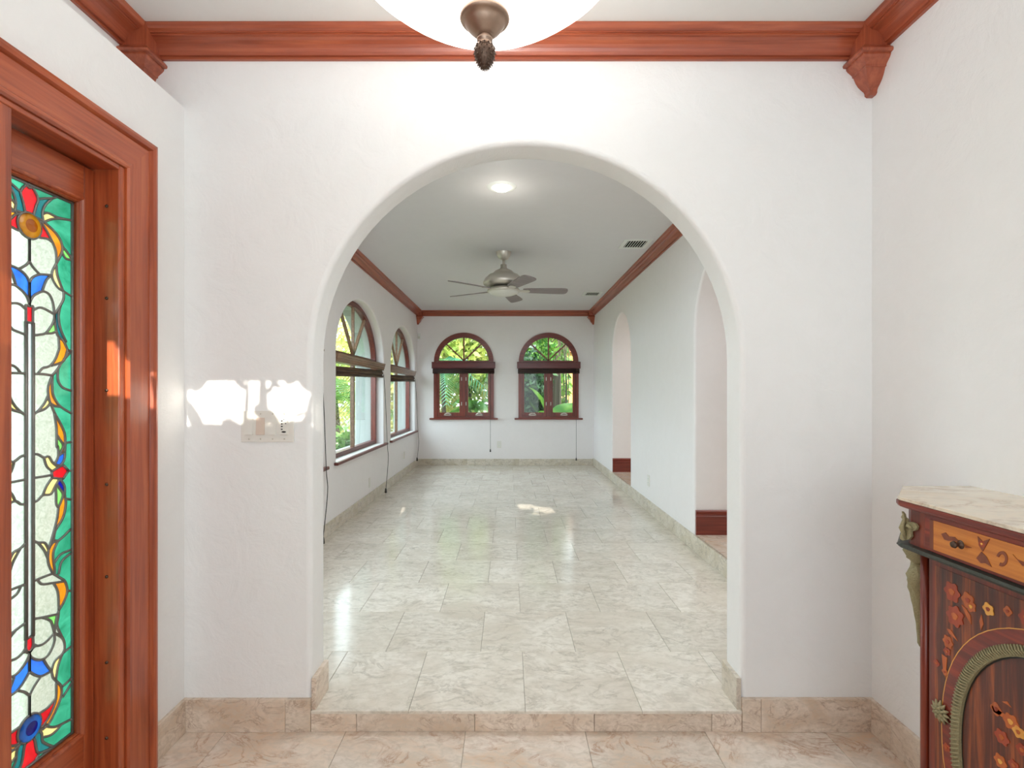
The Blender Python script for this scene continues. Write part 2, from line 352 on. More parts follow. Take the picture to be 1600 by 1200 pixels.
# ------------------------------------------------------------------ key dimensions
ZU, ZH = 0.084, 0.211                 # sunroom floor, hall floor
YF, TF = 2.077, 0.15                  # arch wall front face, thickness
XL, XLU, XR = -1.30, -1.485, 1.455    # furred door wall, recessed wall above it, right wall of foyer
SL, SR, YB = -1.615, 1.50, 9.149      # sunroom left, right, far wall
ZC1, ZC2 = CAMZ + 1.423, CAMZ + 1.457
YREAR = -1.7

# ------------------------------------------------------------------ shell
front = lambda u, w, d: (u, YF + d, w)
wall('wall_arch', front, -2.05, 3.5, 0, 3.0, TF, [(0.07, 0.86, None, CAMZ + 0.14, 0.86)], WALL, 0.022, 0.022,
     label='white plaster wall pierced by the big round arch between foyer and sunroom')
leftw = lambda u, w, d: (SL - d, u, w)
LW = [(3.56, 0.93), (5.785, 0.93), (8.03, 0.93)]
wall('wall_left', leftw, YF + TF, YB, -0.1, 3.0, 0.38, [(y, h, CAMZ - 0.645, CAMZ + 0.40, 0.62) for y, h in LW], WALL2, 0.02, 0.02, ext=(EXT, SL - .1605),
     label='white sunroom wall on the left with three deep arched window openings')
rightw = lambda u, w, d: (SR + d, u, w)
wall('wall_right', rightw, YF + TF, YB, 0, 3.0, 0.40, [(3.615, 0.575, None, CAMZ + 0.50, 0.575), (6.965, 0.575, None, CAMZ + 0.50, 0.575)], WALL2, 0.02, 0.02,
     label='white sunroom wall on the right with two arched openings up to the hall')
farw = lambda u, w, d: (u, YB + d, w)
wall('wall_far', farw, SL - 0.38, SR + 2.1, -0.1, 3.0, 0.2, [(-0.794, 0.50, CAMZ - 0.40, CAMZ + 0.5616, 0.485), (0.70, 0.50, CAMZ - 0.40, CAMZ + 0.5616, 0.485)], WALL2, 0.004, 0.01,
     label='white far wall of the sunroom with two round-headed windows')
# foyer walls
obox('wall_foyer_right', WALL, None, XR, XR + 0.05, YREAR, YF, -0.05, 3.0, kind='structure', label='plain white foyer wall on the right behind the cabinet')
q = MB(); q.box(-1.62, XL, 1.722, YF, 0, CAMZ + 1.146); q.box(-1.62, XL, 0.2, 1.722, CAMZ + 0.765, CAMZ + 1.146); q.box(-1.62, XL, YREAR, 0.2, 0, CAMZ + 1.146)
q.obj('wall_door', WALL, None, kind='structure', label='white furred-out foyer wall on the left holding the wooden door frame')
obox('wall_foyer_left', WALL, None, -1.62, XLU, YREAR, YF, CAMZ + 1.146, 3.0, kind='structure', label='recessed white wall strip above the door wall ledge')
# rear wall with two high openings added and placed to cast the sun patches
q = MB(); TX0, TX1, TZ0, TZ1 = -0.97, -0.315, 2.505, 2.722
q.box(-1.7, 1.5, YREAR - 0.12, YREAR, TZ1, 3.0); q.box(-1.7, TX0, YREAR - 0.12, YREAR, 0, TZ1); q.box(TX1, 1.5, YREAR - 0.12, YREAR, 0, TZ1); q.box(TX0, TX1, YREAR - 0.12, YREAR, 0, TZ0)
q.v = []; q.f = []; q.sm = []; U0, U1, Y1_ = 0.93, 1.30, YREAR - 0.12
q.box(-1.7, 1.5, Y1_, YREAR, TZ1, 3.0); q.box(-1.7, 1.5, Y1_, YREAR, 0, TZ0); q.box(-1.7, TX0, Y1_, YREAR, TZ0, TZ1); q.box(TX1, U0, Y1_, YREAR, TZ0, TZ1); q.box(U1, 1.5, Y1_, YREAR, TZ0, TZ1)
q.obj('wall_rear', WALL, None, kind='structure', label='white foyer wall behind the viewpoint with two high openings added for the sun patches')
obox('ceiling', CEIL, None, -1.7, 1.5, YREAR - 0.12, YF, ZC1, ZC1 + 0.1, kind='structure', label='white flat ceiling of the foyer')
obox('ceiling_sunroom', CEIL2, None, SL - 0.38, SR + 2.1, YF + TF, YB + 0.2, ZC2, ZC2 + 0.1, kind='structure', label='pale grey-blue flat ceiling of the sunroom')
# hall beyond the right wall
q = MB(); q.box(3.5, 3.6, YF + TF, YB, 0, 3.0); q.obj('wall_hall', HALLW, None, kind='structure', label='far wall of the hall seen through the right arches')
obox('floor_hall', GROUT, None, SR + 0.012, 3.5, YF + TF, YB, 0.0, ZH - 0.012, kind='structure', label='raised pinkish marble floor of the hall')
H_FLOOR = bpy.data.objects['floor_hall']

# ------------------------------------------------------------------ marble tiles
TM = {}
def tile_mesh(sx, sy, sz, m):
    k = (round(sx, 3), round(sy, 3), round(sz, 3), m.name)
    if k not in TM:
        q = MB(); b = 0.0014; x, y, z = sx / 2, sy / 2, sz / 2       # top face chamfered
        q.add([(-x, -y, -z), (x, -y, -z), (x, y, -z), (-x, y, -z), (-x, -y, z - b), (x, -y, z - b), (x, y, z - b), (-x, y, z - b),
               (-x + b, -y + b, z), (x - b, -y + b, z), (x - b, y - b, z), (-x + b, y - b, z)],
              [(3, 2, 1, 0), (0, 1, 5, 4), (1, 2, 6, 5), (2, 3, 7, 6), (3, 0, 4, 7), (4, 5, 9, 8), (5, 6, 10, 9), (6, 7, 11, 10), (7, 4, 8, 11), (8, 9, 10, 11)])
        TM[k] = q.mesh('tile', m)
    return TM[k]
def tile(parent, cx, cy, cz, sx, sy, sz, m, rot=None):
    o = bpy.data.objects.new('tile', tile_mesh(sx, sy, sz, m)); COL.objects.link(o); o.parent = parent
    o.location = Vector((cx, cy, cz)) - OFF[parent.name]
    if rot: o.rotation_euler = rot
    return o
G = 0.0015
def tile_rows(parent, x0, x1, ylist, z, pitch, offs, m, th=0.012):
    for r, (ya, yb) in enumerate(zip(ylist[:-1], ylist[1:])):
        o = offs[r % len(offs)]; k = math.floor((x0 - o) / pitch)
        while o + k * pitch < x1:
            a, b = max(x0, o + k * pitch), min(x1, o + (k + 1) * pitch); k += 1
            if b - a < 0.02: continue
            tile(parent, (a + b) / 2, (ya + yb) / 2, z - th / 2 + random.uniform(-.0003, .0003), b - a - G, yb - ya - G, th, m)
fl = obox('floor', GROUT, None, -1.62, 1.5, YREAR - 0.12, YF, -0.10, -0.004, kind='structure', label='pinkish cream marble tile floor of the foyer, one step down')
ys = [YF - 0.004 - 0.459 * i for i in range(10)][::-1]
tile_rows(fl, XL - .0, XR, ys, 0.0, 0.4775, [0.066 - .2387, 0.066][::(1 if len(ys) % 2 == 0 else -1)], MARP)
fs = obox('floor_sunroom', GROUT, None, SL - 0.1, SR + 0.012, YF + 0.004, YB + 0.02, -0.1, ZU - 0.006, kind='structure', label='polished cream marble tile floor of the sunroom')
ys = [YF + 0.001] + [2.5425 + 0.4612 * i for i in range(14)] + [2.5425 + 0.4612 * 14]
tile_rows(fs, -0.79, 0.93, [YF - 0.012, 2.5425], ZU, 0.466, [0.066], MAR)
tile_rows(fs, SL, -0.79, [YF + TF, 2.5425], ZU, 0.466, [0.066], MAR); tile_rows(fs, 0.93, SR + 0.01, [YF + TF, 2.5425], ZU, 0.466, [0.066], MAR)
tile_rows(fs, SL, SR + 0.01, [2.5425 + 0.4612 * i for i in range(15)] + [YB + 0.01], ZU, 0.466, [-0.138, 0.066], MAR)
tile_rows(H_FLOOR, SR + 0.012, 3.5, [YF + TF] + [2.6 + 0.46 * i for i in range(14)] + [YB], ZH, 0.46, [0.0, 0.23], MARP)
# step riser
rs = thing('trim_1', (0.07, YF, 0), 'speckled pinkish marble riser of the step under the big arch', 'trim', kind='structure'); del rs['category']
xs = [-0.79, -0.608, -0.136, 0.341, 0.81, 0.93]
for a, b in zip(xs[:-1], xs[1:]):
    tile(rs, (a + b) / 2, YF - 0.0045, 0.036, b - a - G, 0.072, 0.009, MART, (R(90), 0, 0))
# baseboards : runs of marble pieces
def base_run(name, label, p0, p1, z0, h, t, m, first=0.46, pitch=0.457):
    p0, p1 = Vector(p0), Vector(p1); L = (p1 - p0).length; d = (p1 - p0) / L; nrm = Vector((-d.y, d.x)); ang = math.atan2(d.y, d.x)
    r_ = thing(name, (p0.x, p0.y, z0), label, 'x', kind='structure'); del r_['category']
    s = 0; e = first
    while s < L - 0.004:
        e = min(e, L)
        if L - e < 0.03: e = L
        c = p0 + d * ((s + e) / 2) + nrm * (t / 2)
        tile(r_, c.x, c.y, z0 + h / 2, e - s - 0.0012, h, t, m, (R(90), 0, ang + pi))
        s = e; e = s + pitch
    return r_
base_run('baseboard_front', 'pinkish marble baseboard left of the arch in the foyer', (-0.79, YF), (XL, YF), 0, 0.131, 0.014, MART, 0.10)
base_run('baseboard_front', 'pinkish marble baseboard right of the arch in the foyer', (XR, YF), (0.93, YF), 0, 0.133, 0.014, MART, 0.45)
base_run('baseboard_door', 'short stained marble baseboard between door casing and corner', (XL, YF - 0.014), (XL, 1.885), 0, 0.131, 0.014, MART)
b_ = base_run('baseboard_foyer_right', 'pinkish marble baseboard along the right foyer wall', (XR, YREAR), (XR, YF - 0.014), 0, 0.131, 0.014, MART)
base_run('baseboard_jamb', 'small marble baseboard on the left jamb of the arch', (-0.79, YF + TF - 0.004), (-0.79, YF - 0.002), ZU, 0.125, 0.018, MART)
base_run('baseboard_jamb', 'small marble baseboard on the right jamb of the arch', (0.93, YF - 0.002), (0.93, YF + TF - 0.004), ZU, 0.125, 0.018, MARG)
base_run('baseboard_left', 'marble baseboard along the windowed left sunroom wall', (SL, YB), (SL, YF + TF), ZU, 0.115, 0.014, MARG, 0.3, 0.305)
base_run('baseboard_far', 'marble baseboard along the far sunroom wall', (SR, YB), (SL, YB), ZU, 0.115, 0.014, MARG, 0.4)
base_run('baseboard_right', 'marble kerb along the right sunroom wall and its thresholds', (SR + 0.0, YF + TF), (SR + 0.0, YB), ZU, 0.127, 0.013, MARG, 0.3, 0.305)
# wooden baseboards on the deep jambs of the two hall arches
BP = [(0, 0), (0.02, 0), (0.02, 0.135), (0.024, 0.142), (0.024, 0.15), (0.014, 0.158), (0.014, 0.17), (0.02, 0.178), (0.02, 0.19), (0.012, 0.198), (0, 0.198)]
for k, (yj, lab) in enumerate(((3.615 + .575, 'red wooden baseboard on the jamb of the nearer hall arch'), (6.965 + .575, 'red wooden baseboard on the jamb of the farther hall arch'))):
    q = MB(); q.sweep([[(x, yj - o, ZH + z) for o, z in BP] for x in (SR + 0.008, SR + 0.40)]); q.obj('baseboard_hall', WINX, None, kind='structure', label=lab)

# ------------------------------------------------------------------ crown mouldings and corbels
CP = [(0, 0), (.096, 0), (.096, .006), (.094, .013), (.088, .020), (.078, .024), (.078, .028), (.070, .028), (.070, .033), (.058, .034), (.046, .039), (.036, .047), (.029, .057), (.024, .068), (.021, .078), (.021, .081), (.012, .081), (.012, .092), (0, .092)]
def crown(name, a, b, inward, zc, m, label):
    q = MB(); q.sweep([[(p[0] + inward[0] * o, p[1] + inward[1] * o, zc - d) for o, d in CP] for p in (a, b)])
    return q.obj(name, m, None, kind='structure', label=label)
crown('trim_crown', (XLU, YF), (XR, YF), (0, -1), ZC1, CRX, 'reddish wooden crown moulding above the big arch')
crown('trim_crown', (XLU, YREAR), (XLU, YF), (1, 0), ZC1, CRY, 'reddish wooden crown moulding above the door wall ledge')
crown('trim_crown', (XR, YREAR), (XR, YF), (-1, 0), ZC1, CRY, 'reddish wooden crown moulding above the right foyer wall')
crown('trim_crown', (SL, YF + TF), (SL, YB), (1, 0), ZC2, CRY, 'dark red crown moulding along the windowed left sunroom wall')
crown('trim_crown', (SR, YF + TF), (SR, YB), (-1, 0), ZC2, CRY, 'dark red crown moulding along the right sunroom wall')
crown('trim_crown', (SL, YB), (SR, YB), (0, -1), ZC2, CRX, 'dark red crown moulding along the far sunroom wall')
KP = [(.098, 0), (.098, .09), (.104, .098), (.114, .106), (.118, .114), (.116, .122), (.104, .124), (.104, .130), (.098, .138), (.086, .148), (.080, .154), (.080, .160), (.074, .162), (.072, .168), (.066, .182), (.056, .198), (.044, .210), (.034, .218), (.030, .226), (.030, .234), (.022, .240)]
def corbel(c, sx, sy, zc, label, k=1.0):
    q = MB(); q.sweep([[(c[0], c[1], zc - d * k), (c[0] + sx * s * k, c[1], zc - d * k), (c[0] + sx * s * k, c[1] + sy * s * k, zc - d * k), (c[0], c[1] + sy * s * k, zc - d * k)] for s, d in KP])
    return q.obj('trim_corbel', CRZ, None, kind='structure', label=label)
corbel((XLU, YF), 1, -1, ZC1, 'carved corner block of the foyer crown moulding above the door wall')
corbel((XR, YF), -1, -1, ZC1, 'carved pendant corner block of the foyer crown moulding on the right')
corbel((SL, YB), 1, -1, ZC2, 'carved corner block at the far left corner of the sunroom')
corbel((SR, YB), -1, -1, ZC2, 'carved corner block at the far right corner of the sunroom')

# ------------------------------------------------------------------ far windows
def ring(q, fn, uc, sp, ro, ri, ho, hi, d0, d1, n=36):
    rings = []
    for i in range(n + 1):
        a = pi * i / n; rings.append([fn(uc + ro * cos(a), sp + ho * sin(a), d0), fn(uc + ri * cos(a), sp + hi * sin(a), d0), fn(uc + ri * cos(a), sp + hi * sin(a), d1), fn(uc + ro * cos(a), sp + ho * sin(a), d1)])
    q.sweep(rings)
def bar(q, fn, u0, w0, u1, w1, wd, d0, d1):
    t = Vector((u1 - u0, w1 - w0)); t.normalize(); nn = Vector((-t.y, t.x)) * wd / 2
    P = [(u0 + nn.x, w0 + nn.y), (u0 - nn.x, w0 - nn.y), (u1 - nn.x, w1 - nn.y), (u1 + nn.x, w1 + nn.y)]
    q.prism(P, fn, d0, d1)
def fbox(q, fn, u0, u1, w0, w1, d0, d1): q.prism([(u0, w0), (u1, w0), (u1, w1), (u0, w1)], fn, d0, d1)
def far_window(n, uc, label, cord_u, cord_z):
    fn = farw; sp = CAMZ + 0.5616; zb = CAMZ - 0.43
    w = thing('window_%d' % n, (uc, YB, zb), label, 'x', kind='structure'); del w['category']
    q = MB(); ring(q, fn, uc, sp, 0.525, 0.455, 0.512, 0.44, -0.018, 0.09); q.obj('arched_frame', WINX, w)
    q = MB(); ring(q, fn, uc, sp, 0.457, 0.44, 0.442, 0.425, -0.006, 0.05); fbox(q, fn, uc - 0.455, uc + 0.455, sp - 0.10, sp + 0.02, -0.012, 0.09); q.obj('transom_bar', WINX, w)
    for a in (90, 45, 135):
        q = MB(); bar(q, fn, uc, sp + 0.02, uc + cos(R(a)) * 0.45, sp + 0.02 + sin(R(a)) * 0.425, 0.022, 0.0, 0.04); q.obj('muntin', WINZ, w)
    for s in (-1, 1):
        q = MB(); fbox(q, fn, uc + min(s * .53, s * .475), uc + max(s * .53, s * .475), zb, sp, -0.018, 0.09); q.obj('frame_post', WINZ, w)
    q = MB(); fbox(q, fn, uc - 0.475, uc + 0.475, zb, zb + 0.03, -0.018, 0.09); q.obj('frame_bottom', WINX, w)
    q = MB(); fbox(q, fn, uc - 0.03, uc + 0.03, zb + .03, sp - .08, -0.016, 0.09); q.obj('centre_post', WINZ, w)
    P = [(uc + .44 * cos(pi * i / 30), sp + 0.02 + .425 * sin(pi * i / 30) * .96) for i in range(31)]
    q = MB(); q.prism(P, fn, 0.02, 0.025); q.obj('pane', PANE, w)
    for s in (-1, 1):
        a0, a1 = (uc - 0.473, uc - 0.032) if s < 0 else (uc + 0.032, uc + 0.473); b0, b1 = zb + 0.032, sp - 0.085
        q = MB(); fbox(q, fn, a0, a0 + .045, b0, b1, 0.0, .045); fbox(q, fn, a1 - .045, a1, b0, b1, 0, .045); fbox(q, fn, a0 + .045, a1 - .045, b0, b0 + .065, 0, .045); fbox(q, fn, a0 + .045, a1 - .045, b1 - .05, b1, 0, .045)
        sh = q.obj('sash', WINZ, w)
        q = MB(); fbox(q, fn, a0 + .043, a1 - .043, b0 + .063, b1 - .048, .02, .025); q.obj('pane', PANE, sh)
        q = MB(); c = (a0 + a1) / 2 + (0.02 if s > 0 else -0.03)
        q.tube(catmull([fn(c - .06, b0 + .02, -.006), fn(c - .045, b0 + .04, -.03), fn(c, b0 + .052, -.04), fn(c + .045, b0 + .04, -.03), fn(c + .06, b0 + .02, -.006)], 4), .008, 8); fbox(q, fn, c - .065, c + .065, b0 + .012, b0 + .028, -.014, 0)
        q.obj('crank_handle', NICK, sh)
        for hz in (.25, .75):
            q = MB(); fbox(q, fn, uc + s * .034, uc + s * .046, b0 + (b1 - b0) * hz - .03, b0 + (b1 - b0) * hz + .03, -.012, 0); q.obj('latch', NICK, sh)
    q = MB(); q.bbox(uc - .60, uc + .60, YB - .06, YB + .0, zb - .028, zb, b=.006); q.obj('window_sill', WINX, w)
    b = thing('woven_blind', (uc, YB, CAMZ + 0.5), 'raised dark blind with flat red valance on %s' % label.split(' with ')[0], 'blind', 'blinds on the far windows')
    q = MB(); q.sweep([[(x, YB - o, CAMZ + z) for o, z in ((.02, .44), (.085, .44), (.085, .445), (.08, .45), (.08, .54), (.086, .545), (.086, .555), (.02, .555))] for x in (uc - .555, uc + .555)])
    q.obj('valance', VALX, b)
    q = MB()
    for i in range(4): q.tube([(uc - .54, YB - .045 - .006 * (i % 2), CAMZ + .43 - .021 * i), (uc + .54, YB - .045 - .006 * (i % 2), CAMZ + .43 - .021 * i)], .016, 10)
    q.obj('rolled_slats', BAMBX, b)
    q = MB(); q.tube([(cord_u, YB - .075, CAMZ + .44), (cord_u, YB - .075, cord_z + .03)], .003, 6); q.obj('cord', DARK, b)
    q = MB(); q.lathe([(.001, .05), (.008, .045), (.013, .01), (.012, 0), (.001, -.003)], (cord_u, YB - .075, cord_z), 12); q.obj('cord_weight', DARK, b)
far_window(5, -0.794, 'left far window with two casements and a radiating arched light', -0.323, CAMZ - 1.02)
far_window(6, 0.70, 'right far window with two casements and a radiating arched light', 1.18, CAMZ - 1.17)

# ------------------------------------------------------------------ left windows
def left_window(n, yc, label, blab, wz):
    fn = leftw; sp = CAMZ + 0.40; zb = CAMZ - 0.645; H = 0.93; d0, d1 = 0.10, 0.16
    w = thing('window_%d' % n, (SL, yc, zb), label, 'x', kind='structure'); del w['category']
    q = MB(); ring(q, fn, yc, sp, H, H - .055, .62, .565, d0, d1); q.obj('arched_frame', WINY, w)
    for s in (-1, 1):
        q = MB(); a, b = sorted((yc + s * H, yc + s * (H - .055))); fbox(q, fn, a, b, zb, sp, d0, d1); q.obj('frame_post', WINZ, w)
    q = MB(); fbox(q, fn, yc - H + .055, yc + H - .055, zb, zb + .05, d0, d1); q.obj('frame_bottom', WINY, w)
    q = MB(); fbox(q, fn, yc - H + .055, yc + H - .055, sp - .07, sp + .03, d0, d1); q.obj('transom_bar', WINY, w)
    q = MB(); fbox(q, fn, yc - .02, yc + .02, zb + .05, sp - .07, d0 + .01, d1 - .01); q.obj('centre_post', VALY, w)
    for a in (90, 45, 135):
        k = 1 / math.hypot(cos(R(a)) / .875, sin(R(a)) / .54)
        q = MB(); bar(q, fn, yc, sp + .03, yc + cos(R(a)) * k, sp + .03 + sin(R(a)) * k, .026, d0 + .01, d1 - .02); q.obj('muntin', VALY, w)
    P = [(yc + (H - .06) * cos(pi * i / 30), sp + .01 + .55 * sin(pi * i / 30)) for i in range(31)]
    q = MB(); q.prism(P, fn, .125, .13); q.obj('pane', PANE, w)
    for s in (-1, 1):
        a, b = sorted((yc + s * .015, yc + s * (H - .05))); q = MB(); fbox(q, fn, a, b, zb + .045, sp - .065, .125, .13); q.obj('pane', PANE, w)
    q = MB(); q.box(SL - .10, SL + .0, yc - H + .004, yc + H - .004, zb - .015, zb + .004); q.obj('window_sill', WHITEP, w)  # varnished wood sill, its bright grazing reflection put in as white colour
    q = MB(); q.bbox(SL - .0, SL + .04, yc - H - .07, yc + H + .07, zb - .022, zb + .006, b=.006); q.obj('sill_nosing', WINY, w)
    b = thing('bamboo_blind', (SL, yc, sp), blab, 'blind', 'blinds on the left windows')
    VP = [(-.09, .30), (.0, .30), (.0, .318), (.008, .322), (.008, .342), (.014, .347), (.014, .365), (.02, .37), (.02, .383), (-.09, .383)]
    q = MB(); q.sweep([[(SL + o, y, CAMZ + z) for o, z in VP] for y in (yc - H + .006, yc + H - .006)]); q.obj('valance', VALY, b)
    for i in range(4):
        q = MB(); z0 = .285 - .022 * i; o = -.03 + .012 * (i % 2)
        q.tube([(SL + o, yc - H + .02, CAMZ + z0 - .04), (SL + o, yc, CAMZ + z0 - .018), (SL + o, yc + H - .03, CAMZ + z0)], .0155, 10); q.obj('rolled_slat', BAMB, b)
    yk = yc + H - .04; q = MB()
    q.tube(catmull([(SL + .004, yk, CAMZ + .25), (SL + .03, yk - .01, CAMZ - .1), (SL + .055, yk - .02, zb), (SL + .07, yk - .03, zb - .2), (SL + .055, yk - .1, wz + .03)], 5), .0035, 6); q.obj('cord', DARK, b)
    q = MB(); q.lathe([(.001, .06), (.009, .055), (.015, .012), (.014, 0), (.001, -.004)], (SL + .055, yk - .1, wz), 12); q.obj('cord_weight', DARK, b)
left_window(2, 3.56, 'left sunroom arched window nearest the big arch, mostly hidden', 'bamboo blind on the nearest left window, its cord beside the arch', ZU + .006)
left_window(3, 5.785, 'middle arched window of the left sunroom wall with wood sill whitened for its reflection', 'rolled bamboo blind on the middle left window', ZU + .006)
left_window(4, 8.03, 'farthest arched window of the left sunroom wall with wood sill whitened for its reflection', 'rolled bamboo blind on the farthest left window', ZU + .12)

# ------------------------------------------------------------------ stained glass door / sidelight
DX = XL - 0.071            # face of the leaf
def PL(x, y, X=DX):        # photo pixel on the plane X=const -> (Y, Z)
    z = -X * F / (CX - x); return (z, CAMZ + (CY - y) * z / F)
ZT = CAMZ + 0.764
d1 = thing('door_1', (XL, 1.5, 0), 'narrow mahogany door with tall floral stained glass panel, left edge', 'x', kind='structure'); del d1['category']
CSP = [(0, 0), (0, .018), (.006, .024), (.016, .024), (.020, .019), (.104, .020), (.106, .014), (.109, .020), (.112, .030), (.122, .034), (.132, .032), (.139, .022), (.139, 0)]
q = MB(); yi, zi = 1.741, CAMZ + .757
q.sweep([[(XL + t, yi + w, 0.0) for w, t in CSP], [(XL + t, yi + w, zi + w) for w, t in CSP]]); q.obj('door_casing', DOORZ, d1)
q = MB(); q.sweep([[(XL + t, yi + w, zi + w) for w, t in CSP], [(XL + t, .1, zi + w) for w, t in CSP]]); q.obj('head_casing', DOORX, d1)
obox('door_jamb', DOORZ, d1, XL - .30, XL + .012, 1.715, 1.741, 0, zi, bev=.004)
obox('head_jamb', DOORX, d1, XL - .30, XL + .012, .2, 1.715, zi - .016, zi, bev=.003)
obox('mullion_post', DOORZ, d1, DX + .002, XL + .012, 1.235, 1.345, 0, zi - .016, bev=.004)
obox('mullion_post', DOORZ, d1, DX - .12, DX + .002, 1.235, 1.292, 0, zi - .016)
for i, py in enumerate((322, 466, 610, 757, 901, 1035, 1153)):
    z = CAMZ + (CY - py) * 1.715 / F; q = MB(); q.lathe([(.0001, -.004), (.004, -.0035), (.0055, -.001), (.0055, .0)], (XL - .030, 1.715, z), 10, axis='y'); q.obj('screw', BRONZED, d1)
GY0, GY1, GZ0, GZ1 = 1.351, 1.656, CAMZ - 1.084, CAMZ + .611
th = .045
lf = obox('far_stile', DOORZ, d1, DX - th, DX, GY1 + .018, 1.713, .012, zi - .022, bev=.002)
obox('near_stile', DOORZ, d1, DX - th, DX, 1.294, GY0 - .018, .012, zi - .022, bev=.002)
obox('top_rail', DOORX, d1, DX - th, DX - .0005, GY0 - .018, GY1 + .018, GZ1 + .018, zi - .022, bev=.002)
obox('bottom_rail', DOORX, d1, DX - th, DX - .0005, GY0 - .018, GY1 + .018, .012, GZ0 - .018, bev=.002)
MP = [(0, -.030), (0, -.010), (.003, -.004), (.007, -.006), (.010, -.001), (.014, .002), (.018, .003), (.0185, -.03)]
def rectring(w): return [(GY0 - w, GZ0 - w), (GY1 + w, GZ0 - w), (GY1 + w, GZ1 + w), (GY0 - w, GZ1 + w)]
q = MB(); rr = [rectring(w) for w, t in MP]
for i in range(4):
    j = (i + 1) % 4; q.sweep([[(DX + t, rr[k][i][0], rr[k][i][1]) for k, (w, t) in enumerate(MP)], [(DX + t, rr[k][j][0], rr[k][j][1]) for k, (w, t) in enumerate(MP)]])
q.obj('glazing_bead', DOORZ, d1)
ed = thing('door_2', (XL, .7, 0), 'mahogany entrance door leaf just outside the left edge', 'x', kind='structure'); del ed['category']
obox('door_leaf', DOORZ, ed, DX - th, DX, .2, 1.234, .01, zi - .02, bev=.003)
# leaded design, traced for the right half and mirrored
CR = {'A': (7.5, 0, 260), 'B': (7.5, 0, 400), 'C': (7.5, 0, 540), 'D': (7.5, 0, 680), 'E': (7.5, 0, 820), 'F': (10, 0, 960), 'G': (8.57, 0, 1060)}
def gp(c, p):
    s, ox, oy = CR[c]; x, y = ox + p[0] / s, oy + p[1] / s
    x -= 4.5 * (y - 352) / 800; Y_, Z_ = PL(x, y)
    for t in (YC, YC + SW):
        if abs(Y_ - t) < .0055: Y_ = t
    return (Y_, Z_)
YC = PL(57, 600)[0]; SW = PL(62.3, 600)[0] - YC
L = []
def ln(c, *p): L.append(catmull([gp(c, k) for k in p], 4))
def mix(*p): L.append(catmull([gp(c, (a, b)) for c, a, b in p], 4))
ln('A', (430, 258), (478, 262), (525, 380), (500, 470), (480, 600)); ln('A', (525, 385), (600, 375), (690, 372), (735, 362)); ln('A', (478, 262), (470, 225))
ln('A', (690, 375), (610, 450), (577, 540), (585, 640), (560, 660)); ln('A', (577, 560), (640, 545), (760, 600), (925, 632)); ln('A', (590, 660), (660, 625), (760, 612), (925, 634))
mix(('A', 480, 600), ('A', 560, 625), ('A', 640, 690), ('A', 740, 790), ('A', 800, 900), ('A', 805, 1000), ('A', 750, 1120), ('B', 695, 180), ('B', 700, 270), ('B', 760, 370), ('B', 825, 410))
mix(('A', 530, 640), ('A', 570, 665), ('A', 640, 780), ('A', 700, 900), ('A', 735, 1000), ('A', 742, 1130)); ln('A', (520, 810), (555, 835), (640, 850), (705, 900))
ln('A', (430, 850), (430, 1110)); mix(('A', 430, 1110), ('A', 480, 1180), ('B', 550, 216))
ln('A', (803, 930), (860, 1000), (925, 1090)); ln('A', (808, 1010), (850, 1080), (925, 1095))
ln('B', (430, 310), (480, 250), (560, 215), (692, 228)); ln('B', (692, 228), (630, 275), (580, 405)); ln('B', (430, 310), (430, 590))
ln('B', (430, 555), (475, 475), (540, 430), (600, 415), (660, 450), (700, 540), (722, 685)); ln('B', (488, 640), (540, 605), (610, 620), (722, 685))
mix(('B', 722, 685), ('B', 715, 760), ('B', 680, 830), ('B', 620, 905), ('B', 550, 922), ('B', 466, 930))
ln('B', (430, 590), (472, 590), (490, 640), (470, 700), (466, 780)); ln('B', (430, 780), (466, 780))
ln('B', (742, 110), (750, 220), (800, 360), (825, 410), (925, 475)); ln('B', (825, 410), (825, 500), (790, 580), (722, 685))
ln('B', (790, 580), (768, 700), (790, 850), (860, 1010)); ln('B', (722, 690), (730, 800), (760, 930), (830, 1000), (880, 1100), (925, 1105)); ln('B', (620, 905), (690, 905), (745, 885))
mix(('B', 770, 950), ('B', 778, 1080), ('C', 770, 60), ('C', 735, 160), ('C', 670, 240), ('C', 590, 265), ('C', 530, 335))
mix(('B', 880, 1100), ('C', 875, 50), ('C', 845, 150), ('C', 800, 200), ('C', 690, 235)); ln('C', (466, 330), (600, 335), (700, 350)); ln('C', (805, 195), (765, 270), (700, 350))
ln('C', (700, 350), (655, 480), (658, 600), (680, 675)); ln('C', (700, 360), (702, 540), (740, 640), (800, 715), (925, 795)); ln('C', (680, 675), (740, 710), (800, 716))
ln('C', (466, 815), (540, 765), (610, 680), (656, 580)); ln('C', (520, 780), (620, 740), (682, 672)); ln('C', (765, 270), (765, 400), (820, 490), (925, 530)); ln('C', (830, 165), (925, 60))
mix(('C', 682, 672), ('C', 730, 790), ('C', 800, 920), ('C', 850, 1050), ('D', 850, 200), ('D', 845, 280), ('D', 800, 350), ('D', 735, 340))
mix(('C', 725, 790), ('C', 752, 960), ('C', 756, 1180), ('D', 765, 120), ('D', 778, 235), ('D', 735, 335)); mix(('C', 755, 1040), ('D', 785, 40), ('D', 832, 125), ('D', 780, 235)); ln('D', (850, 190), (778, 240)); ln('D', (850, 90), (925, 80)); ln('D', (850, 740), (925, 755))
ln('D', (700, 425), (780, 375), (832, 350)); ln('D', (832, 350), (895, 415)); ln('D', (895, 415), (832, 512)); ln('D', (832, 512), (705, 500)); ln('D', (705, 500), (700, 425)); ln('D', (895, 415), (930, 415))
ln('D', (466, 225), (540, 225), (610, 262), (665, 250), (710, 320), (780, 378)); ln('D', (610, 262), (640, 360), (700, 418)); ln('D', (466, 506), (600, 485), (702, 466))
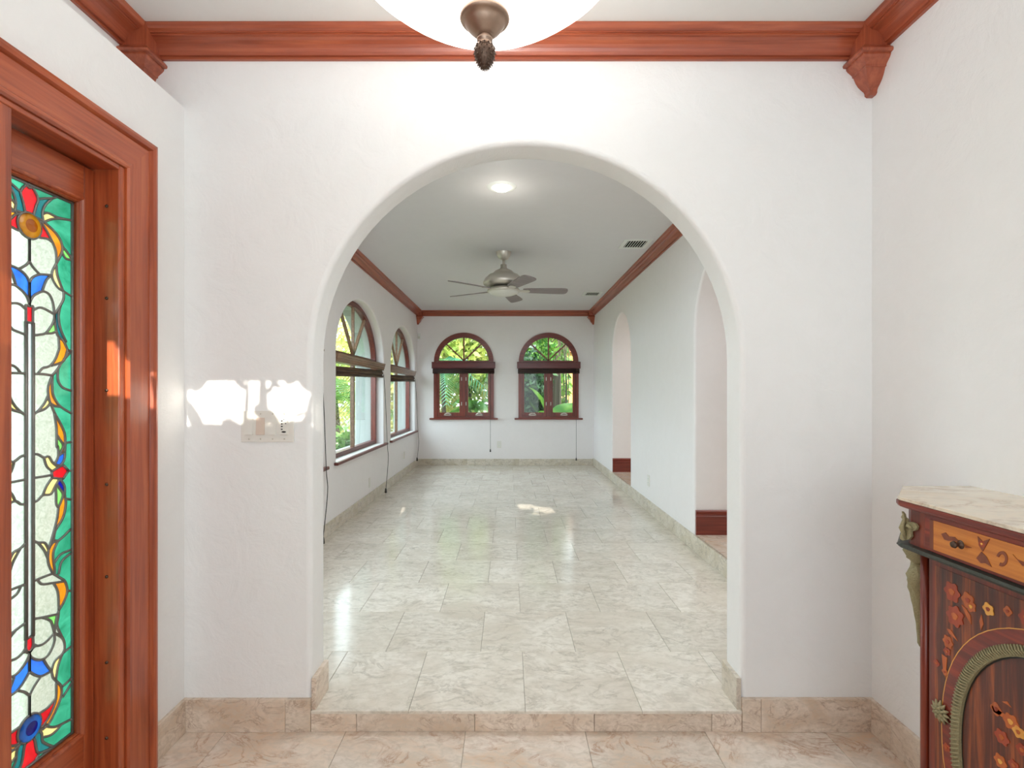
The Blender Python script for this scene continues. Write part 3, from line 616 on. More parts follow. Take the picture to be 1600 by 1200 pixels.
ln('D', (466, 790), (540, 765), (600, 702), (690, 690), (745, 590), (790, 515)); ln('D', (600, 702), (640, 600), (705, 503))
ln('D', (745, 590), (753, 700), (755, 800), (780, 850)); ln('D', (750, 565), (790, 620), (832, 700), (780, 850)); ln('D', (800, 515), (850, 600), (850, 700), (832, 700))
mix(('D', 850, 700), ('D', 865, 800), ('D', 835, 960), ('D', 745, 1120), ('E', 725, 170), ('E', 670, 290)); mix(('D', 780, 850), ('D', 765, 980), ('D', 728, 1130), ('E', 695, 200), ('E', 668, 290))
ln('E', (725, 175), (790, 180), (925, 50)); ln('E', (668, 290), (715, 215), (780, 185)); ln('E', (780, 185), (722, 340), (745, 560), (720, 570)); ln('E', (668, 290), (665, 440), (720, 570))
ln('E', (735, 450), (810, 345), (925, 295)); ln('E', (785, 580), (820, 430), (925, 335)); ln('E', (486, 185), (550, 210), (625, 212), (670, 290)); ln('E', (550, 212), (620, 300), (664, 400))
ln('E', (486, 665), (590, 620), (720, 570)); ln('E', (545, 640), (595, 695), (720, 682), (855, 662)); mix(('E', 720, 570), ('E', 800, 620), ('E', 862, 665), ('E', 888, 780), ('E', 850, 900), ('E', 790, 1010), ('E', 765, 1090), ('F', 990, 290))
ln('E', (730, 684), (780, 790), (792, 1000)); ln('E', (880, 770), (925, 775)); mix(('E', 480, 1112), ('E', 620, 1082), ('E', 770, 1050)); mix(('E', 600, 1086), ('E', 690, 1120), ('F', 955, 160), ('F', 990, 290))
mix(('E', 790, 1010), ('F', 1045, 60), ('F', 1030, 180), ('F', 1110, 360))
ln('F', (990, 290), (850, 440), (740, 490), (650, 470)); ln('F', (990, 290), (985, 440), (900, 630), (790, 710), (680, 675), (605, 600), (700, 490))
ln('F', (570, 368), (640, 350)); ln('F', (640, 0), (643, 350), (665, 485), (600, 592), (570, 592)); ln('F', (990, 290), (1110, 365), (1150, 480), (1120, 610), (1000, 730), (950, 880))
ln('F', (590, 600), (590, 910)); ln('F', (830, 715), (880, 800), (945, 885)); ln('F', (590, 905), (700, 950), (800, 962), (945, 885)); ln('F', (1120, 610), (1050, 800), (1015, 1035)); ln('F', (950, 880), (970, 980), (1020, 1040)); ln('F', (1120, 610), (1270, 480)); ln('F', (1120, 1125), (1270, 985))
mix(('F', 790, 962), ('F', 710, 1080), ('G', 580, 130), ('G', 527, 230)); ln('G', (527, 230), (527, 540))
mix(('F', 1020, 1040), ('G', 945, 120), ('G', 925, 300), ('G', 780, 610), ('G', 650, 700)); ln('G', (875, 60), (872, 280), (800, 480), (700, 640), (640, 660)); ln('G', (640, 480), (700, 440), (780, 380), (874, 262))
ln('G', (740, 640), (850, 652), (950, 612), (1100, 535)); ln('G', (692, 790), (800, 762), (880, 700), (950, 612)); ln('G', (760, 610), (700, 690)); ln('G', (640, 680), (690, 740), (705, 850), (840, 915)); ln('G', (560, 780), (600, 840), (615, 930), (660, 1000), (840, 920)); ln('G', (660, 1000), (560, 1170))
ln('G', (965, 250), (1090, 40))
L.append([(YC + SW, gp('B', (466, 780))[1]), (YC + SW, gp('F', (643, 350))[1])])
RO = gp('A', (430, 695)); RB = gp('G', (535, 660)); RR = .037
cells = 0.0015; nx = int(round((GY1 - GY0) / cells)); ny = int(round((GZ1 - GZ0) / cells)); grid = np.zeros((ny, nx), bool); hw = .0024
lines = []
for P in L:
    P = [(p[0] - YC, p[1]) for p in P]
    lines.append([(YC + a, b) for a, b in P]); lines.append([(YC - a, b) for a, b in P])
for cz in (RO[1], RB[1]):
    lines.append([(YC + RR * cos(2 * pi * i / 40), cz + RR * sin(2 * pi * i / 40)) for i in range(41)])
def stamp(a, b):
    n = max(2, int(math.hypot(b[0] - a[0], b[1] - a[1]) / .0007)); r = int(hw / cells) + 1
    for i in range(n + 1):
        y = a[0] + (b[0] - a[0]) * i / n; z = a[1] + (b[1] - a[1]) * i / n
        cx, cy = int((y - GY0) / cells), int((z - GZ0) / cells)
        grid[max(cy - r + 1, 0):max(cy + r, 0), max(cx - r + 1, 0):max(cx + r, 0)] = True
for P in lines:
    for a, b in zip(P[:-1], P[1:]): stamp(a, b)
seeds = [('A', 430, 400, G_RED), ('A', 545, 480, G_DTEAL), ('A', 640, 590, G_YEL), ('A', 700, 480, G_TEAL), ('A', 620, 330, G_TEAL), ('A', 740, 700, G_TEAL), ('A', 860, 1050, G_GREEN), ('C', 870, 170, G_TEAL), ('A', 640, 830, G_RED), ('A', 760, 930, G_ORANGE),
         ('B', 730, 230, G_YEL), ('B', 850, 230, G_TEAL), ('B', 560, 300, G_BLUE), ('B', 430, 690, G_RED), ('B', 690, 870, G_GREEN), ('B', 748, 780, G_DTEAL), ('B', 840, 700, G_TEAL), ('B', 900, 800, G_TEAL),
         ('C', 820, 60, G_ORANGE), ('C', 900, 200, G_TEAL), ('C', 675, 560, G_ORANGE), ('C', 620, 690, G_YEL), ('C', 820, 600, G_TEAL), ('C', 730, 420, G_BLUE), ('C', 800, 800, G_TEAL), ('C', 800, 1000, G_ORANGE), ('C', 900, 350, G_TEAL), ('C', 890, 1000, G_TEAL),
         ('D', 790, 130, G_GREEN), ('D', 800, 290, G_BLUE), ('D', 800, 440, G_RED), ('D', 670, 320, G_YEL), ('D', 680, 600, G_YEL), ('D', 780, 700, G_GREEN), ('D', 820, 600, G_NAVY), ('D', 820, 850, G_ORANGE), ('D', 890, 250, G_TEAL), ('D', 890, 650, G_TEAL), ('D', 880, 950, G_TEAL),
         ('E', 780, 60, G_TEAL), ('E', 690, 380, G_ORANGE), ('E', 630, 270, G_YEL), ('E', 800, 280, G_TEAL), ('E', 780, 500, G_BLUE), ('E', 860, 480, G_TEAL), ('E', 820, 780, G_ORANGE), ('E', 870, 1000, G_TEAL), ('E', 720, 1090, G_GREEN),
         ('F', 1010, 150, G_GREEN), ('F', 590, 480, G_RED), ('F', 740, 850, G_BLUE), ('F', 1010, 850, G_YEL), ('F', 1100, 900, G_TEAL), ('F', 1180, 900, G_TEAL), ('F', 1090, 100, G_TEAL), ('F', 1200, 480, G_TEAL), ('F', 1180, 650, G_TEAL),
         ('G', 900, 200, G_ORANGE), ('G', 770, 440, G_RED), ('G', 950, 430, G_TEAL), ('G', 780, 710, G_YEL), ('G', 900, 780, G_TEAL), ('G', 670, 900, G_DTEAL), ('G', 540, 960, G_RED), ('G', 1020, 200, G_TEAL), ('G', 800, 1000, G_TEAL), ('F', 880, 300, None)]
# connected regions by row runs
runs = []; par = []
def find(a):
    while par[a] != a: par[a] = par[par[a]]; a = par[a]
    return a
prev = []
for j in range(ny):
    row = grid[j]; cur = []; i = 0
    ch = np.flatnonzero(np.diff(np.concatenate(([True], row, [True])).astype(np.int8)))
    for a, b in zip(ch[0::2], ch[1::2]):
        k = len(par); par.append(k); runs.append((j, int(a), int(b), k)); cur.append(runs[-1])
        for (_, c, d, m_) in prev:
            if c < b and a < d: par[find(k)] = find(m_)
    prev = cur
reg = {}
for r_ in runs: reg.setdefault(find(r_[3]), []).append(r_)
def region_at(y, z):
    cx, cy = int((y - GY0) / cells), int((z - GZ0) / cells)
    for k, rs_ in reg.items():
        for (j, a, b, _) in rs_:
            if j == cy and a <= cx < b: return k
colr = {}
for c, a, b, m in seeds:
    y, z = gp(c, (a, b))
    for yy in (y, 2 * YC - y):
        k = region_at(yy, z)
        if k is not None and m is not None: colr[k] = m
for k, rs_ in reg.items():
    n = sum(b - a for _, a, b, _ in rs_)
    if n < 25: continue
    rs_.sort(); q = MB(); open_ = {}
    if max(j for j, *_ in rs_) - min(j for j, *_ in rs_) > 300 and max(b for _, a, b, _ in rs_) - min(a for _, a, b, _ in rs_) < 20: colr[k] = G_BEVEL
    xm = DX - .022
    for (j, a, b, _) in rs_:
        a2, b2 = GY0 + (a - 1.2) * cells, GY0 + (b + 1.2) * cells; z0, z1 = GZ0 + j * cells, GZ0 + (j + 1) * cells
        q.add([(xm, a2, z0), (xm, b2, z0), (xm, b2, z1), (xm, a2, z1)], [(0, 1, 2, 3)])
    me = bpy.data.meshes.new('glass_piece'); me.from_pydata(q.v, [], q.f); me.materials.append(colr.get(k, G_CLEAR)); link('glass_piece', me, d1)
DBG = (grid, reg, colr)
q = MB()
for P in lines:
    P = [p for p in P if GY0 - .004 <= p[0] <= GY1 + .004 and GZ0 - .004 <= p[1] <= GZ1 + .004]
    if len(P) < 2: continue
    w = .0056 if (abs(P[0][0] - P[-1][0]) < 1e-4 and abs(abs(P[0][0] - YC) - SW) < 1e-3) else .0040
    q.tube([(DX - .021, a, b) for a, b in P], w, 6)
q.tube([(DX - .021, GY0 + .004, GZ0), (DX - .021, GY0 + .004, GZ1)], .005, 6); q.tube([(DX - .021, GY1 - .004, GZ0), (DX - .021, GY1 - .004, GZ1)], .005, 6)
q.tube([(DX - .021, GY0, GZ1 - .004), (DX - .021, GY1, GZ1 - .004)], .005, 6); q.tube([(DX - .021, GY0, GZ0 + .004), (DX - .021, GY1, GZ0 + .004)], .005, 6)
q.obj('lead_came', LEAD, d1)
for (cz, m1, m2, nm) in ((RO[1], G_ORANGE, G_RUST, 'amber'), (RB[1], G_BLUE, G_NAVY, 'blue')):
    q = MB(); q.lathe([(RR, 0), (RR * .9, .004), (RR * .55, .006), (RR * .5, .007)], (DX - .020, YC, cz), 32, axis='x'); q.obj('glass_roundel', m1, d1, label='%s glass roundel' % nm)
    q = MB(); q.lathe([(RR * .52, .0065), (RR * .3, .009), (.0001, .010)], (DX - .020, YC, cz), 24, axis='x'); q.obj('roundel_centre', m2, d1, label='dark centre of the %s roundel' % nm)

# ------------------------------------------------------------------ cabinet
XT, XF, XB = 1.100, 1.120, 1.168      # top edge, frieze face, body face
C0, C1 = .49, 1.637                   # far end / near end of the top along Y
mid = (C0 + C1) / 2
def plan(xf, inset, cant=.14, r=.0):
    y1 = C1 - inset; y0 = C0 + inset; cx, cy = xf + cant, cant * 1.15
    P = [(XR, y1), (cx, y1)]
    P += [(xf + .02, y1 - cy + .018)] if not r else []
    P += [(xf + .006, y1 - cy + .004), (xf, y1 - cy - .012), (xf, y0 + cy + .012), (xf + .006, y0 + cy - .004), (cx, y0), (XR, y0)]
    return P
def slab(name, m, xf, inset, z0, z1, parent, cant=.14, bev=None):
    q = MB(); n = None
    lv = [(0, z0), (0, z1)] if not bev else bev
    q.sweep([[(x, y, z) for x, y in plan(xf + o, inset + o, cant)] for o, z in lv]); return q.obj(name, m, parent)
cab = thing('cabinet', (1.28, mid, 0), 'marquetry side cabinet with bronze mounts and veined onyx top, right wall', 'cabinet')
zt = CAMZ - .291
slab('top_slab', ONYX, XT + .002, .002, 0, 0, cab, bev=[(0.004, zt - .010), (0, zt - .009), (0, zt - .001), (.001, zt)])
slab('top_moulding', CABY, XT, 0, 0, 0, cab, bev=[(.03, zt - .032), (.012, zt - .030), (.003, zt - .026), (0, zt - .020), (0, zt - .010)])
zg = CAMZ - .421
slab('frieze', CABZ, XF, .02, zg, zt - .030, cab)
slab('gallery_moulding', GALL, XT, 0, 0, 0, cab, bev=[(.02, zg - .015), (.004, zg - .012), (0, zg - .006), (.004, zg), (.02, zg + .002)])
slab('body', CABZ, XB, .06, .17, zg - .012, cab)
slab('plinth', CABY, XB - .012, .05, 0, 0, cab, bev=[(0, .10), (0, .155), (.008, .17)])
for sy in (-1, 1):
    for (xx, yy) in ((XB + .03, mid + sy * .40), (XR - .05, mid + sy * .44)):
        q = MB(); q.lathe([(.0, 0), (.022, 0), (.026, .01), (.014, .03), (.020, .07), (.030, .10)], (xx, yy, 0), 16); q.obj('foot', ORMOLU, cab)
def QR(x, y, X): z = X * F / (x - CX); return (z, CAMZ - (y - CY) * z / F)
# drawer : satinwood front between crossbanded borders
yd1, zd1 = QR(1456.5, 811.5, XF); zd0 = CAMZ - .409; yd0 = 2 * mid - yd1
dr = obox('drawer', CABY, cab, XF - .004, XF + .01, yd0 - .02, yd1 + .02, zd0 - .0075, zd1 + .02, bev=.001)
obox('drawer_panel', SATIN, dr, XF - .0065, XF - .004, yd0, yd1, zd0, zd1)
obox('drawer_border', IN_B, dr, XF - .0068, XF - .004, yd1 - .012, yd1, zd0, zd1)
def blob(poly, X, m, name, parent, d=.0012, base=None):
    q = MB(); P = [QR(x, y, X) for x, y in poly]; q.prism(P, lambda u, w, k: (X - k, u, w), 0, d); return q.obj(name, m, parent)
FN = [0]
def flower(cx, cy, r, X, m, m2, name, parent, lobes=6, dd=.0012, ph=0.3):
    FN[0] += 1; dd += .00013 * (FN[0] % 7)
    y, z = QR(cx, cy, X); rr = r * y / F; q = MB(); P = []
    for i in range(lobes * 6):
        a = 2 * pi * i / (lobes * 6); k = rr * (1 + .13 * cos(lobes * a + ph) + .05 * sin(2 * a + cx)); P.append((y + k * cos(a), z + k * sin(a)))
    q.prism(P, lambda u, w, k: (X - k, u, w), 0, dd); o = q.obj(name, m, parent)
    q = MB(); q.prism([(y + rr * .36 * cos(a) * (1 + .2 * sin(3 * a)), z + rr * .36 * sin(a)) for a in [2 * pi * i / 14 for i in range(14)]], lambda u, w, k: (X - k, u, w), 0, dd + .0010); q.obj('flower_heart', m2, o)
    return o
XD = XF - .0065
for poly in ([(1471, 834), (1478, 832), (1483, 838), (1492, 839), (1499, 846), (1490, 845), (1482, 845), (1476, 843)], [(1528, 838), (1536, 846), (1547, 842), (1540, 855), (1536, 862), (1530, 852)],
             [(1526, 872), (1534, 862), (1542, 870), (1550, 886), (1540, 880), (1533, 880)], [(1508, 851), (1519, 856), (1509, 856)], [(1583, 866), (1590, 874), (1600, 878), (1612, 886), (1598, 884)]):
    blob(poly, XD, IN_B, 'inlay_scroll', dr)
q = MB(); A = [QR(1566 + 9 * cos(a), 873 + 12 * sin(a), XD) for a in [R(-160 + 280 * i / 16) for i in range(17)]]; B = [QR(1566 + 5 * cos(a), 873 + 7 * sin(a), XD) for a in [R(-160 + 280 * i / 16) for i in range(17)]]
q.prism(A + B[::-1], lambda u, w, k: (XD - k, u, w), 0, .0012); q.obj('inlay_scroll', IN_B, dr)
flower(1535, 850, 5, XD, IN_R, IN_Y, 'inlay_flower', dr)
yk, zk = QR(1501, 851, XD); q = MB(); q.lathe([(.0001, -.022), (.007, -.021), (.009, -.016), (.005, -.010), (.005, -.003), (.011, 0)], (XD, yk, zk), 16, axis='x'); q.obj('drawer_knob', BRONZED, dr)
yk2 = 2 * mid - yk; q = MB(); q.lathe([(.0001, -.022), (.007, -.021), (.009, -.016), (.005, -.010), (.005, -.003), (.011, 0)], (XD, yk2, zk), 16, axis='x'); q.obj('drawer_knob', BRONZED, dr)
# stile + door
for s in (1, -1):
    ya = mid + s * (1.452 - mid); q = MB(); q.tube([(XB - .001, ya, .17), (XB - .001, ya, zg - .014)], .012, 12); q.obj('corner_bead', CABZ, cab)
yD = QR(1457, 900, XB)[0]; door = obox('cabinet_door', CABZ, cab, XB - .010, XB + .004, 2 * mid - yD, yD, .185, zg - .024, bev=.0015)
XDr = XB - .010; yf = yD - .022
zc0, yc0 = CAMZ - .885, mid
AO, BO = .285, .335
def ell(a, b, n=64): return [(yc0 + a * (abs(cos(t)) ** .9) * (1 if cos(t) > 0 else -1), zc0 + b * (abs(sin(t)) ** .9) * (1 if sin(t) > 0 else -1)) for t in [2 * pi * i / n for i in range(n)]]
def annulus(name, m, X, o, i, d0, d1, parent):
    q = MB(); n = len(o)
    rings = [[(X - d0, *o[k]), (X - d1, *o[k]), (X - d1, *i[k]), (X - d0, *i[k])] for k in list(range(n)) + [0]]
    q.sweep(rings, caps=False); return q.obj(name, m, parent)
obox('dark_field', FIELD, door, XDr - .0012, XDr + .001, 2 * mid - yf, yf, .205, zg - .045)
annulus('crossband_ring', CABY, XDr, ell(AO + .035, BO + .032), ell(AO, BO), 0, .0022, door)
annulus('ring_line', IN_Y, XDr, ell(AO + .037, BO + .034), ell(AO + .035, BO + .032), 0, .0024, door)
annulus('bronze_border', ORMOLU, XDr, ell(AO, BO), ell(AO - .024, BO - .024), 0, .009, door)
q = MB(); O, I = ell(AO + .001, BO + .001, 220), ell(AO - .022, BO - .022, 220)
for k in range(220):
    a, b = O[k], I[(k + 1) % 220]; q.tube([(XDr - .009, a[0], a[1]), (XDr - .0135, (a[0] + b[0]) / 2, (a[1] + b[1]) / 2), (XDr - .008, b[0], b[1])], .0024, 5, cap=True)
q.obj('beaded_leaves', ORMOLU, door, kind='stuff')
annulus('shadow_gap', DARK, XDr, ell(AO - .024, BO - .024), ell(AO - .028, BO - .028), 0, .0016, door)
obox_p = [(y, z) for y, z in ell(AO - .028, BO - .028)]
q = MB(); q.prism(obox_p, lambda u, w, k: (XDr - k, u, w), 0, .0018); q.obj('oval_panel', FIELD, door)
XI = XDr - .0012
for (x, y, r, m, m2, lb) in ((1488, 925, 14, IN_R, IN_O, 6), (1513, 938, 11, IN_O, IN_R, 5), (1518, 948, 8, IN_O, IN_Y, 5), (1493, 963, 15, IN_R, IN_O, 7), (1545, 952, 9, IN_Y, IN_R, 5), (1575, 955, 7, IN_O, IN_R, 4),
                         (1481.5, 1003, 9, IN_O, IN_R, 6), (1480, 1018, 6, IN_R, IN_O, 5), (1605, 966, 12, IN_R, IN_O, 6), (1477, 1050, 5, IN_O, IN_R, 5), (1464, 1036, 5, IN_R, IN_O, 4), (1480, 1168, 6, IN_R, IN_O, 5)):
    flower(x, y, r, XI, m, m2, 'inlay_flower', door, lb)
for p in ([(1480, 982), (1486, 984), (1494, 997), (1497, 1002), (1489, 994), (1484, 990)], [(1503, 945), (1509, 950), (1517, 962), (1518, 976), (1511, 964)], [(1534, 960), (1537, 975), (1533, 985), (1531, 970)], [(1472, 1022), (1480, 1028), (1478, 1060), (1474, 1045)]):
    blob(p, XI, IN_O, 'inlay_leaf', door)
XI2 = XDr - .0018
for (x, y, r, m, m2, lb) in ((1557, 1108, 9, IN_O, IN_R, 4), (1580, 1128, 12, IN_O, IN_Y, 6), (1592, 1144, 9, IN_Y, IN_O, 5), (1566, 1152, 11, IN_R, IN_O, 6), (1564, 1190, 10, IN_O, IN_Y, 6), (1598, 1172, 9, IN_R, IN_O, 5), (1585, 1196, 8, IN_R, IN_O, 5)):
    flower(x, y, r, XI2, m, m2, 'inlay_flower', door, lb)
for p in ([(1550, 1102), (1562, 1110), (1574, 1118), (1566, 1120), (1553, 1112)], [(1566, 1096), (1574, 1096), (1581, 1106), (1576, 1102)], [(1590, 1132), (1599, 1146), (1600, 1156), (1594, 1150)]):
    blob(p, XI2, IN_O, 'inlay_leaf', door)
# rosette
yr, zr = QR(1471.5, 1112, XI); q = MB()
for ring_, (n, r0, r1, w, d) in enumerate(((12, .006, .030, .0055, .006), (8, .003, .019, .005, .012))):
    for i in range(n):
        a = 2 * pi * i / n + ring_ * .3; c, s = cos(a), sin(a)
        q.tube([(XI - .002, yr + r0 * c, zr + r0 * s), (XI - d, yr + (r0 + r1) / 2 * c, zr + (r0 + r1) / 2 * s), (XI - d * .6, yr + r1 * c, zr + r1 * s)], [.003, w, .0012], 6)
q.lathe([(.0001, -.016), (.005, -.014), (.006, -.008), (.006, 0)], (XI, yr, zr), 12, axis='x'); q.obj('bronze_rosette', ORMOLU, door)
# frieze corner mounts and caryatid mounts
for s in (1, -1):
    MX = XF - .001
    P = [(1409.5, 799), (1413, 803), (1414, 808), (1418, 811), (1419, 816), (1425, 815.5), (1431, 818), (1434, 823), (1432, 828), (1427, 830), (1424, 829), (1424, 834), (1425, 838), (1421, 843), (1413, 844), (1411, 845), (1407, 842), (1407, 836), (1409, 833), (1408, 826), (1409, 818), (1411, 812), (1408.5, 808), (1410.5, 804)]
    PP = [QR(x + 2.5, y, MX) for x, y in P]
    if s < 0: PP = [(2 * mid - a, b) for a, b in PP]
    q = MB(); q.prism(PP, lambda u, w, k: (MX - k, u, w), 0, .006)
    cyy = QR(1420, 826, MX); cyv = cyy[0] if s > 0 else 2 * mid - cyy[0]
    q.tube([(MX - .006, cyv + .006, cyy[1] + .03), (MX - .014, cyv + .008, cyy[1]), (MX - .006, cyv + .004, cyy[1] - .03)], [.004, .007, .004], 8); q.tube([(MX - .005, cyv - .02, cyy[1] + .004), (MX - .012, cyv - .012, cyy[1] + .012), (MX - .005, cyv, cyy[1] + .006)], .005, 8)
    q.obj('corner_mount', ORMOLU, cab)
    q = MB(); yy = (C1 - .06 - .085) if s > 0 else (C0 + .06 + .085); xx = XB + .055
    prof = [(.004, -.30), (.008, -.29), (.010, -.25), (.016, -.21), (.020, -.17), (.027, -.135), (.034, -.115), (.033, -.09), (.024, -.07), (.024, -.055), (.036, -.04), (.041, -.02), (.038, -.005), (.030, .0)]
    n = 24; rings = []
    for j, (r_, h) in enumerate(prof):
        rings.append([(xx - .022 + r_ * (1 + .22 * sin(5 * a + j * 1.7)) * cos(a), yy + s * .018 + r_ * (1 + .22 * sin(4 * a + j * 2.3)) * sin(a), zg - .016 + h) for a in [2 * pi * i / n for i in range(n)]])
    q.sweep(rings, smooth=True); q.obj('figural_mount', ORMOLU, cab)

# ------------------------------------------------------------------ foyer lamp
LZ = CAMZ; LX, LY = -.058, 1.25
lamp = thing('pendant_lamp', (LX, LY, ZC1), 'glowing white alabaster bowl lamp with bronze pinecone finial on the foyer ceiling', 'lamp')
q = MB(); prof = []
for i in range(25):
    r_ = .335 * i / 24; h = .905 + 1.38 * r_ * r_; prof.append((max(r_, .0005), h))
inner = [(r_, h + .006) for r_, h in prof[::-1]]
q.lathe(prof + [(.338, prof[-1][1] + .004)] + inner, (LX, LY, LZ), 64); q.obj('glass_bowl', BOWL, lamp)
q = MB(); q.lathe([(.0005, .012), (.058, .010), (.060, .004), (.058, 0), (.054, -.003), (.050, -.004), (.046, -.012), (.036, -.024), (.025, -.034), (.019, -.040), (.0005, -.040)], (LX, LY, LZ + .899), 40); q.obj('bowl_cap', BRONZE, lamp)
q = MB(); q.lathe([(.0005, .003), (.017, .002), (.0185, -.001), (.017, -.005), (.019, -.008), (.019, -.011), (.0155, -.014), (.0165, -.022), (.021, -.028)], (LX, LY, LZ + .862), 28); q.obj('finial_neck', BRONZE, lamp)
q = MB(); fp = [(.020, 0), (.0245, -.006), (.0255, -.014), (.0235, -.026), (.018, -.038), (.011, -.047), (.005, -.052), (.0005, -.054)]
q.lathe(fp, (LX, LY, LZ + .836), 28)
for j in range(7):
    for i in range(12):
        t = (j + .5) / 8; k = t * (len(fp) - 1); a0, a1 = fp[int(k)], fp[min(int(k) + 1, len(fp) - 1)]; r_ = a0[0] + (a1[0] - a0[0]) * (k % 1); h = a0[1] + (a1[1] - a0[1]) * (k % 1)
        an = 2 * pi * (i + .5 * (j % 2)) / 12; q.tube([(LX + r_ * .9 * cos(an), LY + r_ * .9 * sin(an), LZ + .836 + h + .004), (LX + (r_ + .0025) * cos(an), LY + (r_ + .0025) * sin(an), LZ + .836 + h - .003)], [.003, .0008], 5)
q.obj('pinecone_finial', BRONZED, lamp)
q = MB(); q.tube([(LX, LY, LZ + .90), (LX, LY, ZC1 - .02)], .009, 10); q.obj('rod', BRONZE, lamp)
q = MB(); q.lathe([(.0005, -.03), (.03, -.028), (.06, -.012), (.07, 0)], (LX, LY, ZC1), 32); q.obj('ceiling_canopy', BRONZE, lamp)
pl = bpy.data.lights.new('pendant_bulbs', 'POINT'); po = bpy.data.objects.new('pendant_bulbs', pl); COL.objects.link(po); po.location = (LX, LY, LZ + 1.10); pl.energy = 11; pl.color = (.95, .98, 1); pl.shadow_soft_size = .1

# ------------------------------------------------------------------ downlight
X0, Y0 = -.05, 3.654
t = thing('recessed_downlight', (X0, Y0, ZC2), 'lit round recessed downlight in the sunroom ceiling', 'ceiling light')
q = MB(); q.lathe([(.066, .0), (.069, -.006), (.075, -.008), (.098, -.005), (.105, 0.0)], (X0, Y0, ZC2), 48); q.obj('trim_ring', WHITEP, t)
q = MB(); q.lathe([(.066, -.001), (.060, -.012), (.046, -.022), (.0005, -.027)], (X0, Y0, ZC2), 40); q.obj('bulb', BULB, t)
sp_ = bpy.data.lights.new('downlight_beam', 'POINT'); o = bpy.data.objects.new('downlight_beam', sp_); COL.objects.link(o); o.location = (X0, Y0, ZC2 - .2); sp_.energy = 1.3; sp_.color = (1, .94, .84); sp_.shadow_soft_size = .05

# ------------------------------------------------------------------ ceiling fan
FX, FY, FZ = -.053, 5.34, CAMZ + 1.065
fan = thing('ceiling_fan', (FX, FY, ZC2), 'brushed nickel ceiling fan with five grey blades in the sunroom', 'ceiling fan')
q = MB(); q.lathe([(.078, 0), (.078, -.008), (.070, -.035), (.050, -.065), (.028, -.078), (.014, -.08)], (FX, FY, ZC2), 32); q.obj('canopy', NICK, fan)
q = MB(); q.tube([(FX, FY, ZC2 - .07), (FX, FY, FZ + .225)], .013, 12); q.obj('downrod', NICK, fan)
q = MB(); q.lathe([(.014, .27), (.032, .262), (.034, .225), (.05, .215), (.09, .195), (.12, .165), (.122, .15), (.105, .155)], (FX, FY, FZ), 36); q.obj('motor_top', NICK, fan)
q = MB(); q.lathe([(.07, .19), (.15, .155), (.195, .115), (.212, .075), (.205, .055), (.17, .04), (.10, .035)], (FX, FY, FZ), 44); q.obj('motor_housing', NICK, fan)
q = MB(); q.lathe([(.10, .03), (.15, .02), (.168, .0), (.172, -.012), (.165, -.02), (.150, -.02)], (FX, FY, FZ), 44); q.obj('blade_hub', NICK, fan)
q = MB(); q.lathe([(.152, -.018), (.14, -.035), (.10, -.05), (.05, -.058), (.0005, -.06)], (FX, FY, FZ), 40); q.obj('light_lens', FROST, fan)
BW = [(.20, .044), (.24, .052), (.32, .058), (.48, .067), (.60, .071), (.635, .068), (.655, .055), (.665, .030), (.667, 0)]
for k in range(5):
    th_ = R(13.2 + 72 * k); d = Vector((sin(th_), cos(th_), 0)); nn = Vector((cos(th_), -sin(th_), 0)); pit = R(12); w = nn * cos(pit) + Vector((0, 0, 1)) * sin(pit); up = d.cross(w).normalized()
    if up.z < 0: up = -up
    C = Vector((FX, FY, FZ)); P = [C + d * r_ + w * s_ for r_, s_ in BW] + [C + d * r_ - w * s_ for r_, s_ in BW[::-1][1:]]
    q = MB(); n = len(P); q.add([p + up * .004 for p in P] + [p - up * .004 for p in P], [tuple(range(n)), tuple(range(2 * n - 1, n - 1, -1))] + [(i, (i + 1) % n, n + (i + 1) % n, n + i) for i in range(n)])
    bl = q.obj('blade', BLADE, fan)
    q = MB(); A = [(.13, .016), (.17, .013), (.20, .030), (.25, .034), (.27, .018)]; P = [C + d * r_ + w * s_ - up * (.006 if r_ > .18 else .004) for r_, s_ in A] + [C + d * r_ - w * s_ - up * (.006 if r_ > .18 else .004) for r_, s_ in A[::-1]]
    n = len(P); q.add([p for p in P] + [p - up * .005 for p in P], [tuple(range(n)), tuple(range(2 * n - 1, n - 1, -1))] + [(i, (i + 1) % n, n + (i + 1) % n, n + i) for i in range(n)]); q.obj('blade_bracket', NICK, bl)

# ------------------------------------------------------------------ vents, switch plate, outlets, sensor
for (x, y, lab) in ((1.228, 5.035, 'white ceiling vent with dark slots nearer the big arch'), (1.215, 7.55, 'white ceiling vent with dark slots near the far right corner')):
    v = thing('ceiling_vent', (x, y, ZC2), lab, 'vent', 'ceiling vents beside the right crown moulding')
    q = MB(); W2, D2, w2, d2 = .135, .15, .095, .11
    for a in ((x - W2, x - w2, y - D2, y + D2), (x + w2, x + W2, y - D2, y + D2), (x - w2, x + w2, y - D2, y - d2), (x - w2, x + w2, y + d2, y + D2)): q.box(*a, ZC2 - .008, ZC2 + .001)
    q.obj('frame', WHITEP, v); obox('backing', SLOT, v, x - w2, x + w2, y - d2, y + d2, ZC2 - .0025, ZC2 + .001)
    for i in range(8): q = MB(); xx = x - w2 + .012 + i * .0243; q.prism([(xx - .0045, -.008), (xx + .0025, -.007), (xx + .0035, -.003), (xx - .0035, -.003)], lambda u, w, k: (u, k, ZC2 + w), y - d2, y + d2); q.obj('slat', WHITEP, v)
def wxz(x, y, Y=YF): return (x - CX) * Y / F, CAMZ - (y - CY) * Y / F
sx0, sz1 = wxz(378, 642); sx1, sz0 = wxz(460, 690.5)
sw = thing('switch_plate', ((sx0 + sx1) / 2, YF, sz0), 'white four-gang switch plate left of the big arch', 'light switch')
